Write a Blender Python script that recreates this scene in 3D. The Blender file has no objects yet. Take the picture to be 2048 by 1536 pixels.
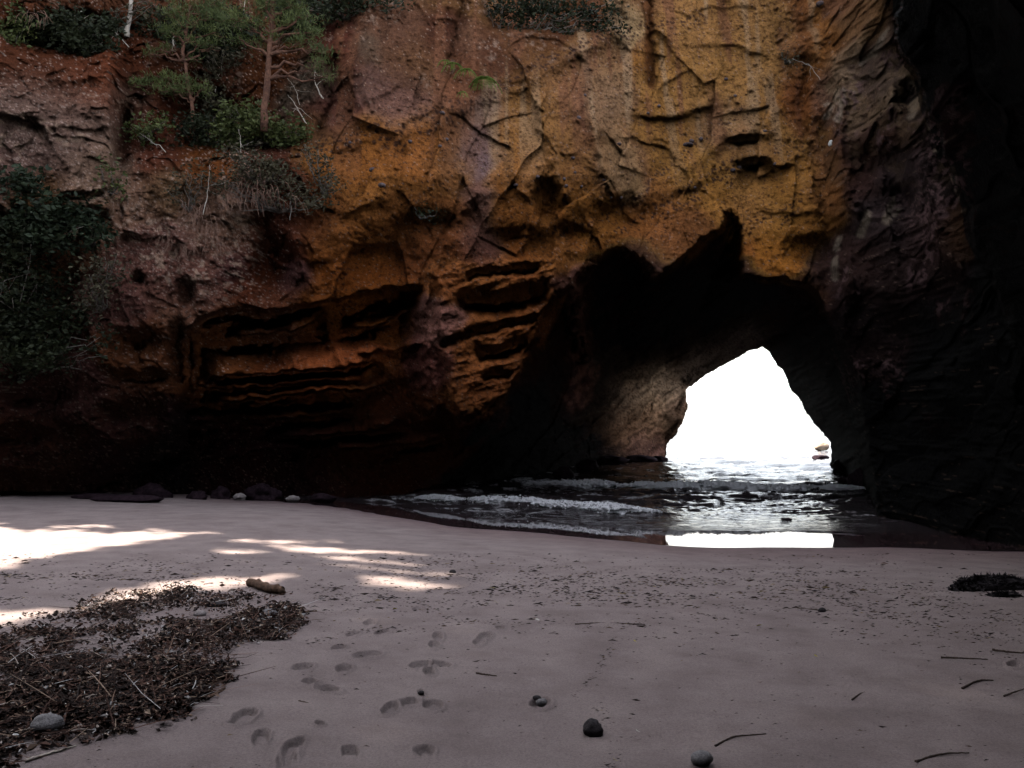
import bpy, math, random
import numpy as np
R = math.radians
random.seed(7)
RNG = np.random.default_rng(7)
sc = bpy.context.scene
col = sc.collection

# ---------------------------------------------------------------- camera, sky, sun, exposure
F = 1774.0          # focal length in pixels of the 2048 px wide photograph
U0, V0 = 1024.0, 835.0
EYE = 1.6
cam_d = bpy.data.cameras.new('camera')
cam = bpy.data.objects.new('camera', cam_d)
col.objects.link(cam)
cam.location = (0, 0, EYE)
cam.rotation_euler = (R(90), 0, 0)
cam_d.sensor_width = 36.0
cam_d.lens = 36.0 * F / 2048.0
cam_d.shift_y = (V0 - 768.0) / 2048.0
cam_d.clip_start = 0.05
cam_d.clip_end = 20000
sc.camera = cam

SUN_EL = R(50)
SUN_H = (-0.9023, 0.4311)                       # horizontal direction towards the sun
SUN = (SUN_H[0] * math.cos(SUN_EL), SUN_H[1] * math.cos(SUN_EL), math.sin(SUN_EL))
world = bpy.data.worlds.new('World')
sc.world = world
world.use_nodes = True
wn = world.node_tree.nodes; wl = world.node_tree.links
bg = wn['Background']
sky = wn.new('ShaderNodeTexSky')
sky.sky_type = 'NISHITA'
sky.sun_disc = False
sky.sun_elevation = SUN_EL
sky.sun_rotation = math.atan2(SUN_H[0], SUN_H[1])
sky.dust_density = 1.5
sky.air_density = 1.0
sky.ozone_density = 1.0
hs = wn.new('ShaderNodeHueSaturation'); hs.inputs['Saturation'].default_value = 0.3
wl.new(sky.outputs[0], hs.inputs['Color'])
wl.new(hs.outputs[0], bg.inputs['Color'])
bg.inputs['Strength'].default_value = 0.12
sun_d = bpy.data.lights.new('sun', 'SUN')
sun_d.energy = 4.5; sun_d.angle = R(0.5); sun_d.color = (1.0, 0.91, 0.77)
sun = bpy.data.objects.new('sun', sun_d); col.objects.link(sun)
from mathutils import Vector, Matrix
sun.rotation_euler = Vector(SUN).to_track_quat('Z', 'Y').to_euler()
sun.location = (-10, 15, 30)
sc.view_settings.view_transform = 'Standard'
sc.view_settings.look = 'None'
sc.view_settings.exposure = 2.45
sc.view_settings.gamma = 1.0
sc.render.engine = 'CYCLES'
sc.cycles.use_denoising = True
sc.cycles.max_bounces = 4
sc.cycles.diffuse_bounces = 0
sc.cycles.glossy_bounces = 2
sc.cycles.transmission_bounces = 2
sc.cycles.sample_clamp_indirect = 4.0

# ---------------------------------------------------------------- numpy noise
def _h(ix, iy, iz, s):
    n = (ix.astype(np.int64) * 374761393 + iy.astype(np.int64) * 668265263 + iz.astype(np.int64) * 2147483647 + s * 974711) & 0xffffffff
    n = ((n ^ (n >> 13)) * 1274126177) & 0xffffffff
    n = n ^ (n >> 16)
    return n.astype(np.float64) / 4294967295.0
def vnoise(x, y, z=None, s=0):
    x = np.asarray(x, float); y = np.asarray(y, float)
    x, y = np.broadcast_arrays(x, y)
    ix = np.floor(x); iy = np.floor(y)
    fx = x - ix; fy = y - iy
    fx = fx * fx * (3 - 2 * fx); fy = fy * fy * (3 - 2 * fy)
    if z is None:
        z0 = np.zeros_like(ix)
        a = _h(ix, iy, z0, s); b = _h(ix + 1, iy, z0, s); c = _h(ix, iy + 1, z0, s); d = _h(ix + 1, iy + 1, z0, s)
        return (a + (b - a) * fx) * (1 - fy) + (c + (d - c) * fx) * fy
    iz = np.floor(z); fz = z - iz; fz = fz * fz * (3 - 2 * fz)
    def pl(k):
        a = _h(ix, iy, iz + k, s); b = _h(ix + 1, iy, iz + k, s); c = _h(ix, iy + 1, iz + k, s); d = _h(ix + 1, iy + 1, iz + k, s)
        return (a + (b - a) * fx) * (1 - fy) + (c + (d - c) * fx) * fy
    return pl(0) * (1 - fz) + pl(1) * fz
def fbm(x, y, z=None, s=0, o=5, g=0.5, l=2.03):
    t = 0; a = 1; w = 0
    for i in range(o):
        t = t + a * (vnoise(x, y, z, s + i * 17) - 0.5) * 2; w += a
        a *= g; x = x * l + 3.1; y = y * l + 1.7
        if z is not None: z = z * l + 0.7
    return t / w
def ridge(x, y, s=0, o=4):
    t = 0; a = 1; w = 0
    for i in range(o):
        t = t + a * (1 - np.abs(vnoise(x, y, None, s + i * 13) * 2 - 1)); w += a
        a *= 0.5; x = x * 2.1 + 5; y = y * 2.1 + 2
    return t / w
def worley(x, y, s=0):
    """distance to the nearest cell point, that cell's random value, tilted-plane facet value"""
    ix = np.floor(x); iy = np.floor(y)
    best = np.full(x.shape, 9.0); sec = np.full(x.shape, 9.0); val = np.zeros(x.shape); fac = np.zeros(x.shape)
    z0 = np.zeros_like(ix)
    for i in (-1, 0, 1):
        for j in (-1, 0, 1):
            cx = ix + i + _h(ix + i, iy + j, z0, s); cy = iy + j + _h(ix + i, iy + j, z0, s + 1)
            d = np.hypot(x - cx, y - cy)
            r1 = _h(ix + i, iy + j, z0, s + 2); r2 = _h(ix + i, iy + j, z0, s + 3); r3 = _h(ix + i, iy + j, z0, s + 4)
            m = d < best
            sec = np.where(m, best, np.minimum(sec, d))
            best = np.where(m, d, best); val = np.where(m, r1, val)
            fac = np.where(m, (r1 - .5) + (r2 - .5) * 1.6 * (x - cx) + (r3 - .5) * 1.6 * (y - cy), fac)
    return best, val, fac, sec - best
def sst(a, b, x):
    t = np.clip((x - a) / (b - a), 0, 1)
    return t * t * (3 - 2 * t)
def dline(px, py, pts, closed=False):
    """distance to a polyline"""
    n = len(pts); best = np.full(px.shape, 1e9)
    for i in range(n if closed else n - 1):
        ax, ay = pts[i]; bx, by = pts[(i + 1) % n]
        dx, dy = bx - ax, by - ay
        t = np.clip(((px - ax) * dx + (py - ay) * dy) / (dx * dx + dy * dy + 1e-9), 0, 1)
        best = np.minimum(best, (px - ax - t * dx) ** 2 + (py - ay - t * dy) ** 2)
    return np.sqrt(best)
def inside(px, py, pts):
    n = len(pts); c = np.zeros(px.shape, bool)
    for i in range(n):
        ax, ay = pts[i]; bx, by = pts[(i + 1) % n]
        if ay == by: continue
        c ^= ((ay > py) != (by > py)) & (px < (bx - ax) * (py - ay) / (by - ay) + ax)
    return c
def sdpoly(px, py, pts):
    """positive inside"""
    d = dline(px, py, pts, True)
    return np.where(inside(px, py, pts), d, -d)
def lerp(a, b, t): return a + (b - a) * t

# ---------------------------------------------------------------- mesh + material helpers
def link_mesh(name, V, Fc, mat=None, parent=None, smooth=True):
    """V (n,3); Fc (m,k) int array"""
    me = bpy.data.meshes.new(name)
    V = np.ascontiguousarray(V, dtype=np.float32); Fc = np.ascontiguousarray(Fc, dtype=np.int32)
    me.vertices.add(len(V)); me.vertices.foreach_set('co', V.ravel())
    k = Fc.shape[1]
    me.loops.add(Fc.size); me.loops.foreach_set('vertex_index', Fc.ravel())
    me.polygons.add(len(Fc)); me.polygons.foreach_set('loop_start', np.arange(len(Fc), dtype=np.int32) * k)
    me.update(calc_edges=True); me.validate()
    me.polygons.foreach_set('use_smooth', np.full(len(me.polygons), smooth, dtype=bool))
    o = bpy.data.objects.new(name, me); col.objects.link(o)
    if mat: me.materials.append(mat)
    if parent: o.parent = parent
    return o
def vcol(o, name, C):
    a = o.data.attributes.new(name, 'FLOAT_COLOR', 'POINT')
    C4 = np.ones((len(o.data.vertices), 4), dtype=np.float32); C4[:, :3] = C
    a.data.foreach_set('color', C4.ravel())
def vflt(o, name, x):
    a = o.data.attributes.new(name, 'FLOAT', 'POINT')
    a.data.foreach_set('value', np.ascontiguousarray(x, dtype=np.float32).ravel())
def tag(o, label, cat, group=None, kind=None):
    if label: o['label'] = label
    if cat: o['category'] = cat
    if group: o['group'] = group
    if kind: o['kind'] = kind
    return o
def empty(name, loc, label, cat, group=None):
    o = bpy.data.objects.new(name, None); col.objects.link(o); o.location = loc
    return tag(o, label, cat, group)
def gridfaces(nr, nc):
    i = np.arange(nr - 1)[:, None] * nc + np.arange(nc - 1)[None, :]
    return np.stack([i, i + nc, i + nc + 1, i + 1], -1).reshape(-1, 4)

class MB:
    """collects arrays of one mesh"""
    def __init__(s): s.V = []; s.F = []; s.n = 0
    def add(s, V, Fc):
        s.V.append(np.asarray(V, float)); s.F.append(np.asarray(Fc) + s.n); s.n += len(V)
    def tube(s, pts, rad, sides=6):
        pts = np.asarray(pts, float); n = len(pts); rad = np.broadcast_to(np.asarray(rad, float), (n,))
        tng = np.gradient(pts, axis=0); tng /= np.linalg.norm(tng, axis=1)[:, None] + 1e-9
        ref = np.array([0, 0, 1.0]) if abs(tng[0][2]) < .9 else np.array([1.0, 0, 0])
        a = np.linspace(0, 2 * np.pi, sides, endpoint=False)
        rows = []
        for i in range(n):
            x = np.cross(tng[i], ref); x /= np.linalg.norm(x) + 1e-9; y = np.cross(tng[i], x)
            rows.append(pts[i] + rad[i] * (np.cos(a)[:, None] * x + np.sin(a)[:, None] * y))
        V = np.concatenate(rows + [pts[:1], pts[-1:]])
        Fc = []
        for i in range(n - 1):
            for j in range(sides):
                k = (j + 1) % sides
                Fc.append((i * sides + j, i * sides + k, (i + 1) * sides + k, (i + 1) * sides + j))
        c0 = n * sides
        for j in range(sides):
            k = (j + 1) % sides
            Fc.append((c0, k, j, c0)); Fc.append((c0 + 1, (n - 1) * sides + j, (n - 1) * sides + k, c0 + 1))
        s.add(V, Fc)
    def cards(s, P, size, aspect=0.5, up=0.0, fold=0.25, dirs=None):
        """leaf-like folded rhombs at points P"""
        n = len(P); size = np.broadcast_to(size, (n,))[:, None]
        d = RNG.normal(size=(n, 3)) if dirs is None else dirs + RNG.normal(size=(n, 3)) * .35
        d[:, 2] *= (1 - up); d /= np.linalg.norm(d, axis=1)[:, None] + 1e-9
        q = RNG.normal(size=(n, 3)); x = np.cross(d, q); x /= np.linalg.norm(x, axis=1)[:, None] + 1e-9
        nn = np.cross(d, x)
        a = P - d * size * .5; b = P + x * size * aspect * .5 + nn * size * fold * .3
        c = P + d * size * .5; e = P - x * size * aspect * .5 + nn * size * fold * .3
        V = np.stack([a, b, c, e], 1).reshape(-1, 3)
        Fc = np.arange(n * 4).reshape(n, 4)
        s.add(V, Fc)
    def build(s, name, mat=None, parent=None, smooth=True, loc=None):
        V = np.concatenate(s.V)
        if loc is not None: V = V - np.asarray(loc)
        Fs = [np.atleast_2d(f) for f in s.F]
        return link_mesh_mixed(name, V, np.concatenate(Fs), mat, parent, smooth)
def link_mesh_mixed(name, V, Fc, mat, parent, smooth):
    """quads where a repeated first index marks a triangle"""
    tri = Fc[:, 0] == Fc[:, 3]
    if not tri.any(): return link_mesh(name, V, Fc, mat, parent, smooth)
    me = bpy.data.meshes.new(name)
    V = np.ascontiguousarray(V, dtype=np.float32)
    me.vertices.add(len(V)); me.vertices.foreach_set('co', V.ravel())
    q = Fc[~tri]; t = Fc[tri][:, :3]
    lp = np.concatenate([q.ravel(), t.ravel()]).astype(np.int32)
    st = np.concatenate([np.arange(len(q)) * 4, len(q) * 4 + np.arange(len(t)) * 3]).astype(np.int32)
    me.loops.add(len(lp)); me.loops.foreach_set('vertex_index', lp)
    me.polygons.add(len(st)); me.polygons.foreach_set('loop_start', st)
    me.update(calc_edges=True); me.validate()
    me.polygons.foreach_set('use_smooth', np.full(len(me.polygons), smooth, dtype=bool))
    o = bpy.data.objects.new(name, me); col.objects.link(o)
    if mat: me.materials.append(mat)
    if parent: o.parent = parent
    return o

class Mat:
    def __init__(s, name):
        s.m = bpy.data.materials.new(name); s.m.use_nodes = True
        s.t = s.m.node_tree; s.n = s.t.nodes; s.l = s.t.links
        s.b = s.n['Principled BSDF']; s.b.inputs['Roughness'].default_value = 0.85
        s.b.inputs['Specular IOR Level'].default_value = 0.3
        s.co = s.n.new('ShaderNodeTexCoord').outputs['Object']
    def noise(s, scale, detail=6, rough=.6, out='Fac', vec=None):
        n = s.n.new('ShaderNodeTexNoise'); n.inputs['Scale'].default_value = scale
        n.inputs['Detail'].default_value = detail; n.inputs['Roughness'].default_value = rough
        s.l.new(vec or s.co, n.inputs['Vector']); return n.outputs[out]
    def voro(s, scale, out='Distance', vec=None):
        n = s.n.new('ShaderNodeTexVoronoi'); n.inputs['Scale'].default_value = scale
        s.l.new(vec or s.co, n.inputs['Vector']); return n.outputs[out]
    def ramp(s, fac, stops):
        n = s.n.new('ShaderNodeValToRGB'); e = n.color_ramp.elements
        while len(e) > 1: e.remove(e[0])
        e[0].position = stops[0][0]; e[0].color = tuple(stops[0][1]) + (1,)
        for p, c in stops[1:]:
            x = e.new(p); x.color = tuple(c) + (1,)
        s.l.new(fac, n.inputs[0]); return n.outputs[0]
    def attr(s, name, out='Color'):
        n = s.n.new('ShaderNodeAttribute'); n.attribute_name = name; return n.outputs[out]
    def mix(s, fac, a, b, mode='MIX'):
        n = s.n.new('ShaderNodeMix'); n.data_type = 'RGBA'; n.blend_type = mode
        for i, v in ((0, fac), (6, a), (7, b)):
            if isinstance(v, (int, float)): n.inputs[i].default_value = v
            elif isinstance(v, tuple): n.inputs[i].default_value = v + (1,)
            else: s.l.new(v, n.inputs[i])
        return n.outputs[2]
    def math(s, op, a, b=0.0, clamp=False):
        n = s.n.new('ShaderNodeMath'); n.operation = op; n.use_clamp = clamp
        for i, v in ((0, a), (1, b)):
            if isinstance(v, (int, float)): n.inputs[i].default_value = v
            else: s.l.new(v, n.inputs[i])
        return n.outputs[0]
    def scale(s, x, y, z):
        n = s.n.new('ShaderNodeMapping'); n.inputs['Scale'].default_value = (x, y, z)
        s.l.new(s.co, n.inputs['Vector']); return n.outputs[0]
    def bump(s, h, dist, strength=1.0, prev=None):
        n = s.n.new('ShaderNodeBump'); n.inputs['Distance'].default_value = dist; n.inputs['Strength'].default_value = strength
        s.l.new(h, n.inputs['Height'])
        if prev is not None: s.l.new(prev, n.inputs['Normal'])
        s.l.new(n.outputs[0], s.b.inputs['Normal']); return n.outputs[0]
    def set(s, **k):
        for kk, v in k.items():
            i = s.b.inputs[kk.replace('_', ' ')]
            if hasattr(v, 'links') or hasattr(v, 'node'): s.l.new(v, i)
            elif isinstance(v, tuple): i.default_value = v + (1,)
            else: i.default_value = v
        return s

def simple_mat(name, c1, c2, scale=6, rough=.85, bump=0.0, spec=.3):
    m = Mat(name)
    n = m.noise(scale)
    m.set(Base_Color=m.ramp(n, [(.35, c1), (.65, c2)]), Roughness=rough, Specular_IOR_Level=spec)
    if bump: m.bump(m.noise(scale * 4), bump)
    return m.m
def leaf_mat(name, c1, c2, c3, scale=1.5):
    m = Mat(name)
    a = m.noise(scale, 3); b = m.noise(scale * 14, 2)
    c = m.ramp(m.math('ADD', m.math('MULTIPLY', a, .6), m.math('MULTIPLY', b, .4)), [(.35, c1), (.52, c2), (.68, c3)])
    m.set(Base_Color=c, Roughness=.6, Specular_IOR_Level=.25)
    # thin leaves let a little light through
    tr = m.n.new('ShaderNodeBsdfTranslucent'); m.l.new(c, tr.inputs[0])
    mx = m.n.new('ShaderNodeMixShader'); mx.inputs[0].default_value = .25
    out = m.n['Material Output']
    m.l.new(m.b.outputs[0], mx.inputs[1]); m.l.new(tr.outputs[0], mx.inputs[2]); m.l.new(mx.outputs[0], out.inputs[0])
    return m.m

# ---------------------------------------------------------------- the shape of the ground
SX = [-40, -16, -11, -7, -5.1, -2.84, -1.2, .68, 2.47, 5.36, 8, 12, 20]
SY = [40, 29, 26.3, 22.7, 21.7, 19.1, 17.2, 15.85, 14.5, 14.2, 13.9, 13, 12]
ZW = -0.72          # sea level
def shore(x):
    return np.interp(x, SX, SY) + 0.10 * np.sin(x * 1.3) + .05 * np.sin(x * 3.1 + 1)
def ground_z(x, y):
    x = np.asarray(x, float); y = np.asarray(y, float)
    d = shore(x) - y
    z = np.where(d > 0, -0.5 + 0.55 * (1 - np.exp(-np.maximum(d, 0) / 9.0)), -0.5 + 0.056 * np.maximum(d, -25))
    z = np.maximum(z, -3.0)
    # soft mound that carries the leaf litter, low rise by the left cliff foot
    z = z + 0.10 * np.exp(-(((x + 3.3) / 1.6) ** 2 + ((y - 6.0) / 1.7) ** 2))
    return z
def pix(u, v, z0=None):
    """the ground point seen at a photograph pixel"""
    u = np.asarray(u, float); v = np.asarray(v, float)
    y = np.full(np.broadcast(u, v).shape, 10.0)
    for _ in range(60):
        x = (u - U0) / F * y
        z = ground_z(x, y) if z0 is None else z0
        y = .5 * y + .5 * np.clip((EYE - z) * F / np.maximum(v - V0, 5), .5, 900)
    x = (u - U0) / F * y
    return x, y, (ground_z(x, y) if z0 is None else x * 0 + z0)
def at(u, v, Y):
    return ((u - U0) / F * Y, Y, EYE - (v - V0) / F * Y)

# ---------------------------------------------------------------- the rock shell (cliff, arch, tunnel, right wall)
PORTAL = [(800, 1140), (830, 985), (925, 905), (990, 815), (1040, 720), (1085, 640), (1120, 575), (1175, 520), (1240, 487), (1292, 515), (1318, 545), (1345, 525),
          (1405, 474), (1440, 452), (1448, 424), (1468, 416), (1480, 430), (1486, 480), (1490, 548), (1560, 552), (1625, 575), (1685, 655), (1722, 760), (1742, 880), (1755, 1000), (1765, 1140)]
HOLE = [(1330, 1000), (1330, 915), (1334, 888), (1352, 868), (1366, 845), (1374, 815), (1375, 778), (1400, 757), (1436, 735), (1470, 716), (1502, 700), (1526, 694),
        (1540, 706), (1556, 730), (1572, 752), (1583, 778), (1598, 795), (1610, 822), (1628, 848), (1648, 868), (1660, 884), (1664, 905), (1660, 930), (1675, 945), (1690, 1000)]
HOLLOW = [(372, 660), (395, 648), (440, 628), (500, 622), (560, 622), (640, 608), (700, 598), (742, 584), (800, 578), (858, 570), (858, 640), (868, 720), (900, 800), (930, 860), (960, 960),
          (960, 1140), (-40, 1140), (-40, 940), (150, 940), (330, 860), (365, 780)]
FIN = [(862, 545), (900, 520), (1000, 520), (1105, 512), (1112, 585), (1060, 655), (1035, 745), (1010, 790), (975, 810), (925, 838), (900, 800), (878, 730), (858, 660), (868, 600)]
CREV = [(372, 660), (392, 655), (392, 700), (386, 770), (400, 860), (330, 860), (352, 760), (350, 700)]
NEAR = [(1795, -900), (1797, 0), (1800, 60), (1805, 110), (1838, 150), (1852, 215), (1875, 262), (1888, 310), (1912, 345), (1935, 410), (1942, 470), (1975, 540), (2010, 640), (2075, 760), (2200, 900), (4000, 900), (4000, -900)]

def shell_depth(u, v):
    wu = u + 10 * fbm(u / 70, v / 70, None, 3, 4) + 6 * fbm(u / 13, v / 13, None, 4, 3); wv = v + 10 * fbm(u / 70, v / 70, None, 9, 4) + 6 * fbm(u / 13, v / 13, None, 10, 3)
    Ym = np.interp(u, [-1700, -700, -300, 0, 400, 700, 1000, 1400, 1650, 1800, 1950, 2048, 2300, 2700, 3600],
                   [12.5, 16.5, 18.3, 18.6, 20.2, 21.2, 22.2, 23.2, 22.2, 20, 16.5, 14.2, 11, 8, 5.5])
    h = np.maximum(0, (600 - v)) / F * Ym
    lean = np.interp(u, [-1700, 0, 250, 600, 700, 1200, 1550, 1700, 1850, 2050], [.3, .33, .38, .42, .38, .34, .28, .08, -.1, -.25])
    hl = np.maximum(0, (600 - np.maximum(v, 350))) / F * Ym; hu = np.maximum(0, (350 - v)) / F * Ym
    kk = sst(1350, 1150, u) * sst(380, 560, u)
    Yf = Ym + lean * h + kk * (-(lean + .26) * hl + .20 * hu + .8)
    # terrace below the pines on the left: a ledge at v~300 that steps back
    led = sst(690, 560, u) * sst(210, 260, u)
    Yf = Yf + led * 1.3 * sst(325, 285, wv) + sst(700, 600, u) * 1.2 * sst(110, 60, wv)
    Yf = Yf + sst(1260, 1200, wu) * sst(960, 1000, wu) * 1.4 * sst(70, 40, wv)
    # left buttress edge with a dark slot at u~230
    Yf = Yf - .9 * sst(236, 215, wu) * sst(170, 230, wv) * sst(460, 400, wv)
    Yf = Yf + 1.2 * np.exp(-((u - 243 + (v - 300) * .12) / 13) ** 2) * sst(200, 240, v) * sst(350, 320, v)
    # the lower left wall leans gently back under
    Yf = Yf + sst(600, 1000, v) * np.interp(u, [-300, 0, 400, 800], [1.4, 1.0, .8, .5])
    # inclined beds: (line, half width, step): rock below the line is set back
    for pts, amp, wd in (([(600, 305), (700, 292), (800, 280), (900, 250), (960, 215), (1010, 200), (1080, 165), (1150, 120), (1230, 85)], .26, 26),
                         ([(1130, 470), (1200, 440), (1265, 400), (1330, 350), (1400, 300), (1500, 215)], -.25, 20),
                         ([(1230, 470), (1330, 410), (1400, 370), (1470, 345), (1540, 315)], .22, 18),
                         ([(640, 240), (760, 190), (800, 170)], .15, 14),
                         ([(1290, 235), (1340, 240), (1400, 225), (1430, 215)], .3, 10), ([(1460, 285), (1500, 272), (1530, 275)], .35, 9),
                         ([(1480, 335), (1510, 322), (1560, 335)], .5, 10), ([(60, 410), (130, 390), (200, 380)], .3, 12)):
        xs = [p[0] for p in pts]; ys = [p[1] for p in pts]
        lv = np.interp(wu, xs, ys); m = sst(xs[0] - 40, xs[0] + 20, wu) * sst(xs[-1] + 40, xs[-1] - 20, wu)
        t = (wv - lv) / wd
        m = m * np.clip(.7 + 1.3 * fbm(u / 90, v / 90, None, 66, 3), 0, 1.1)
        Yf = Yf + m * amp * 1.1 * np.tanh(1.6 * t) * np.exp(-np.abs(t) / 2.4)
    # ridges and flutes running down the face: (line, protrusion, width)
    for pts, amp, wd in (([(950, 385), (905, 460), (868, 548)], -.5, 16), ([(800, 250), (780, 330), (765, 400)], -.25, 14), ([(880, 260), (865, 350), (850, 420)], -.2, 14),
                         ([(1080, 215), (1110, 330), (1130, 390)], -.3, 14), ([(1190, 240), (1205, 330), (1228, 400), (1238, 430)], -.35, 13),
                         ([(590, 480), (600, 520), (622, 600), (640, 650), (668, 690)], -.5, 14), ([(680, 470), (700, 560), (765, 590)], -.25, 15),
                         ([(1440, 20), (1430, 120), (1445, 300)], .2, 18), ([(1550, 60), (1555, 200), (1590, 300)], .2, 20),
                         ([(1295, 0), (1305, 90), (1303, 165)], .45, 9), ([(925, 0), (915, 60), (905, 120)], .4, 10), ([(670, 120), (660, 200), (640, 260)], .5, 12),
                         ([(740, 0), (745, 60), (720, 130), (740, 200)], -.3, 22), ([(1015, 190), (1040, 230), (1000, 400)], .2, 20),
                         ([(320, 150), (300, 300), (330, 420), (380, 560)], -.35, 22), ([(430, 330), (450, 420), (420, 520)], -.3, 22), ([(500, 330), (520, 430), (540, 520)], .4, 18),
                         ([(1620, 130), (1600, 240), (1625, 330)], .4, 16), ([(1690, 160), (1680, 300), (1700, 420)], -.5, 18), ([(1780, 180), (1760, 330), (1790, 520)], -.6, 22),
                         ([(1850, 330), (1880, 470), (1930, 560)], -.5, 18), ([(1720, 420), (1700, 520), (1690, 650)], -.5, 16), ([(1640, 250), (1650, 420), (1660, 560)], .4, 18)):
        d = dline(wu, wv, pts)
        Yf = Yf + amp * np.exp(-(d / wd) ** 1.3)
    _, _, fct, _ = worley((u + .42 * v) / 82 + .25 * fbm(u / 90, v / 90, None, 81, 2), v / 230 - u / 900, 83)
    Yf = Yf + .62 * fct * sst(600, 680, u) * sst(1660, 1560, u) * sst(60, 300, v)
    # hollowed scoops in the lit face
    for cu, cv, ru, rv, a in ((1095, 395, 28, 42, 1.0), (1250, 430, 60, 30, .8), (870, 445, 60, 25, .7), (800, 500, 40, 60, .8), (540, 540, 45, 55, .9), (730, 520, 50, 50, .7), (1030, 480, 60, 26, .8),
                              (1505, 325, 26, 9, 1.2), (1485, 283, 28, 8, .7), (1150, 470, 40, 20, .7), (430, 95, 60, 40, 1.2), (130, 80, 110, 45, 2.2), (420, 230, 70, 45, 1.3), (640, 20, 60, 40, 1.6), (280, 690, 40, 30, .6),
                              (275, 560, 12, 12, .8), (370, 590, 14, 26, .7), (300, 760, 60, 16, .7), (250, 830, 40, 22, .6), (80, 790, 70, 30, .8), (40, 870, 60, 20, .6), (60, 620, 110, 90, 1.5),
                              (1700, 480, 40, 40, .7), (1800, 400, 50, 40, .8), (1830, 200, 30, 40, .6), (1745, 330, 60, 30, .8), (1620, 500, 50, 30, .6)):
        d2 = ((wu - cu) / ru) ** 2 + ((wv - cv) / rv) ** 2
        Yf = Yf + a * np.exp(-d2 ** 1.4)
    # ---- bedded hollow on the lower left, saw-toothed ledges
    vp = wv + .13 * (wu - 600) + 22 * fbm(u / 260, v / 90, None, 61, 3) + 7 * fbm(u / 40, v / 20, None, 62, 3)
    Yh = Ym + 3.4 - 3.0 * sst(790, 872, wu + .1 * (600 - v)) * sst(900, 800, v) + .6 * sst(800, 930, v) + .7 * fbm(u / 110, v / 60, None, 61, 3)
    for pts, hh, amp in (([(470, 676), (540, 668), (600, 652), (640, 640)], 34, 2.3), ([(425, 752), (500, 750), (560, 742), (640, 735), (745, 720)], 56, 2.7), ([(400, 768), (440, 777), (560, 770), (660, 761), (720, 750)], 17, 2.0),
                         ([(440, 800), (560, 792), (640, 782), (760, 765)], 17, 2.1), ([(380, 836), (520, 838), (700, 822)], 22, 1.3), ([(560, 872), (640, 866), (740, 858), (800, 840)], 26, 1.4), ([(250, 862), (330, 850), (420, 845)], 30, 1.5),
                         ([(420, 905), (600, 900), (720, 895), (900, 880)], 26, .9), ([(700, 655), (760, 640), (800, 615)], 22, 1.2), ([(720, 700), (790, 700), (850, 690)], 20, .9), ([(760, 930), (900, 900), (1000, 880)], 24, .8)):
        xs = [p[0] for p in pts]; ys = [p[1] for p in pts]
        lv = np.interp(wu, xs, ys) + 5 * fbm(u / 45, v * 0, None, 67 + hh, 4); m = sst(xs[0] - 30, xs[0] + 25, wu) * sst(xs[-1] + 30, xs[-1] - 25, wu) * np.clip(.95 + .45 * fbm(u / 90, v / 60, None, 68, 3), .15, 1.15)
        t = (wv - lv) / hh
        Yh = Yh - m * amp * np.where(t < 0, sst(-1.0, -.05, t) ** .8, sst(.22, .02, t * hh / 30))
    mh = sst(-6, 7 + 40 * sst(700, 800, v), sdpoly(wu, wv, HOLLOW))
    Y = lerp(Yf, Yh, mh)
    # a dark vertical slot and the web of rock left of it
    Y = Y + 1.2 * np.exp(-(dline(wu, wv, [(352, 665), (350, 720), (365, 800)]) / 16) ** 2) - 1.1 * np.exp(-(dline(wu, wv, [(380, 650), (383, 720), (388, 780), (402, 770)]) / 7) ** 2)
    Y = Y - .9 * np.exp(-(dline(wu, wv, [(640, 610), (665, 680), (680, 720)]) / 12) ** 2)
    # foot of the left wall follows the beach
    foot = np.interp(u, [-1700, -300, 0, 300, 600, 700, 800, 900], [12.5, 18.3, 18.9, 21.0, 24.6, 25.6, 27.2, 29])
    Y = lerp(Y, np.maximum(foot, Y), sst(880, 985, v) * sst(1000, 900, u))
    # ---- tunnel
    dp = np.maximum(sdpoly(wu, wv, PORTAL), 0); dh = np.maximum(-sdpoly(u, v, HOLE), 0)
    t = dh / (dh + dp + 1e-6)
    Yt = lerp(np.interp(u, [1330, 1665], [50.5, 40.0]), np.minimum(Y, 24), np.clip(t, 0, 1) ** np.interp(u, [1000, 1200, 1560, 1600], [1.15, 1.22, 1.15, 1.1]))
    base = np.interp(u, [700, 800, 1050, 1200, 1330, 1665, 1700, 1760, 2048], [25, 27.2, 35.5, 45, 50.5, 40, 35, 27, 16])
    Yt = lerp(Yt, base, sst(880, 960, v) * sst(1330, 1250, u) * .85)
    inp = sst(-2, 8 + 34 * sst(1340, 1290, u) * sst(1100, 1180, u), sdpoly(wu, wv, PORTAL))
    st = (wv + .62 * (wu - 1200))
    bd = vnoise((st + 5 * fbm(u / 80, v / 80, None, 73, 3)) / 11, u / 400, None, 74) + .5 * vnoise(st / 4, u / 250, None, 75)
    Yt = Yt + .55 * bd * sst(1, 20, dh) + (.8 - .55 * sst(1150, 1250, u) * sst(1560, 1500, u)) * fbm(st / 40, u / 160, None, 71, 4) * sst(1, 40, dh)
    # a faint hanging rib inside the mouth, left
    Yt = lerp(Yt, np.minimum(Yt, 22.4 + .004 * (v - 560)), .6 * np.clip(1 + 1.5 * fbm(u / 20, v / 20, None, 76, 3), 0, 1.3) * np.exp(-(dline(wu, wv, [(1140, 560), (1150, 640), (1168, 710)]) / 13) ** 2))
    Y = np.where(u > 700, lerp(Y, Yt, inp), Y)
    # ---- the hanging fin of bedded rock left of the mouth
    mf = sst(-5, 6 + 26 * sst(930, 870, u), sdpoly(wu, wv, FIN))
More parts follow.
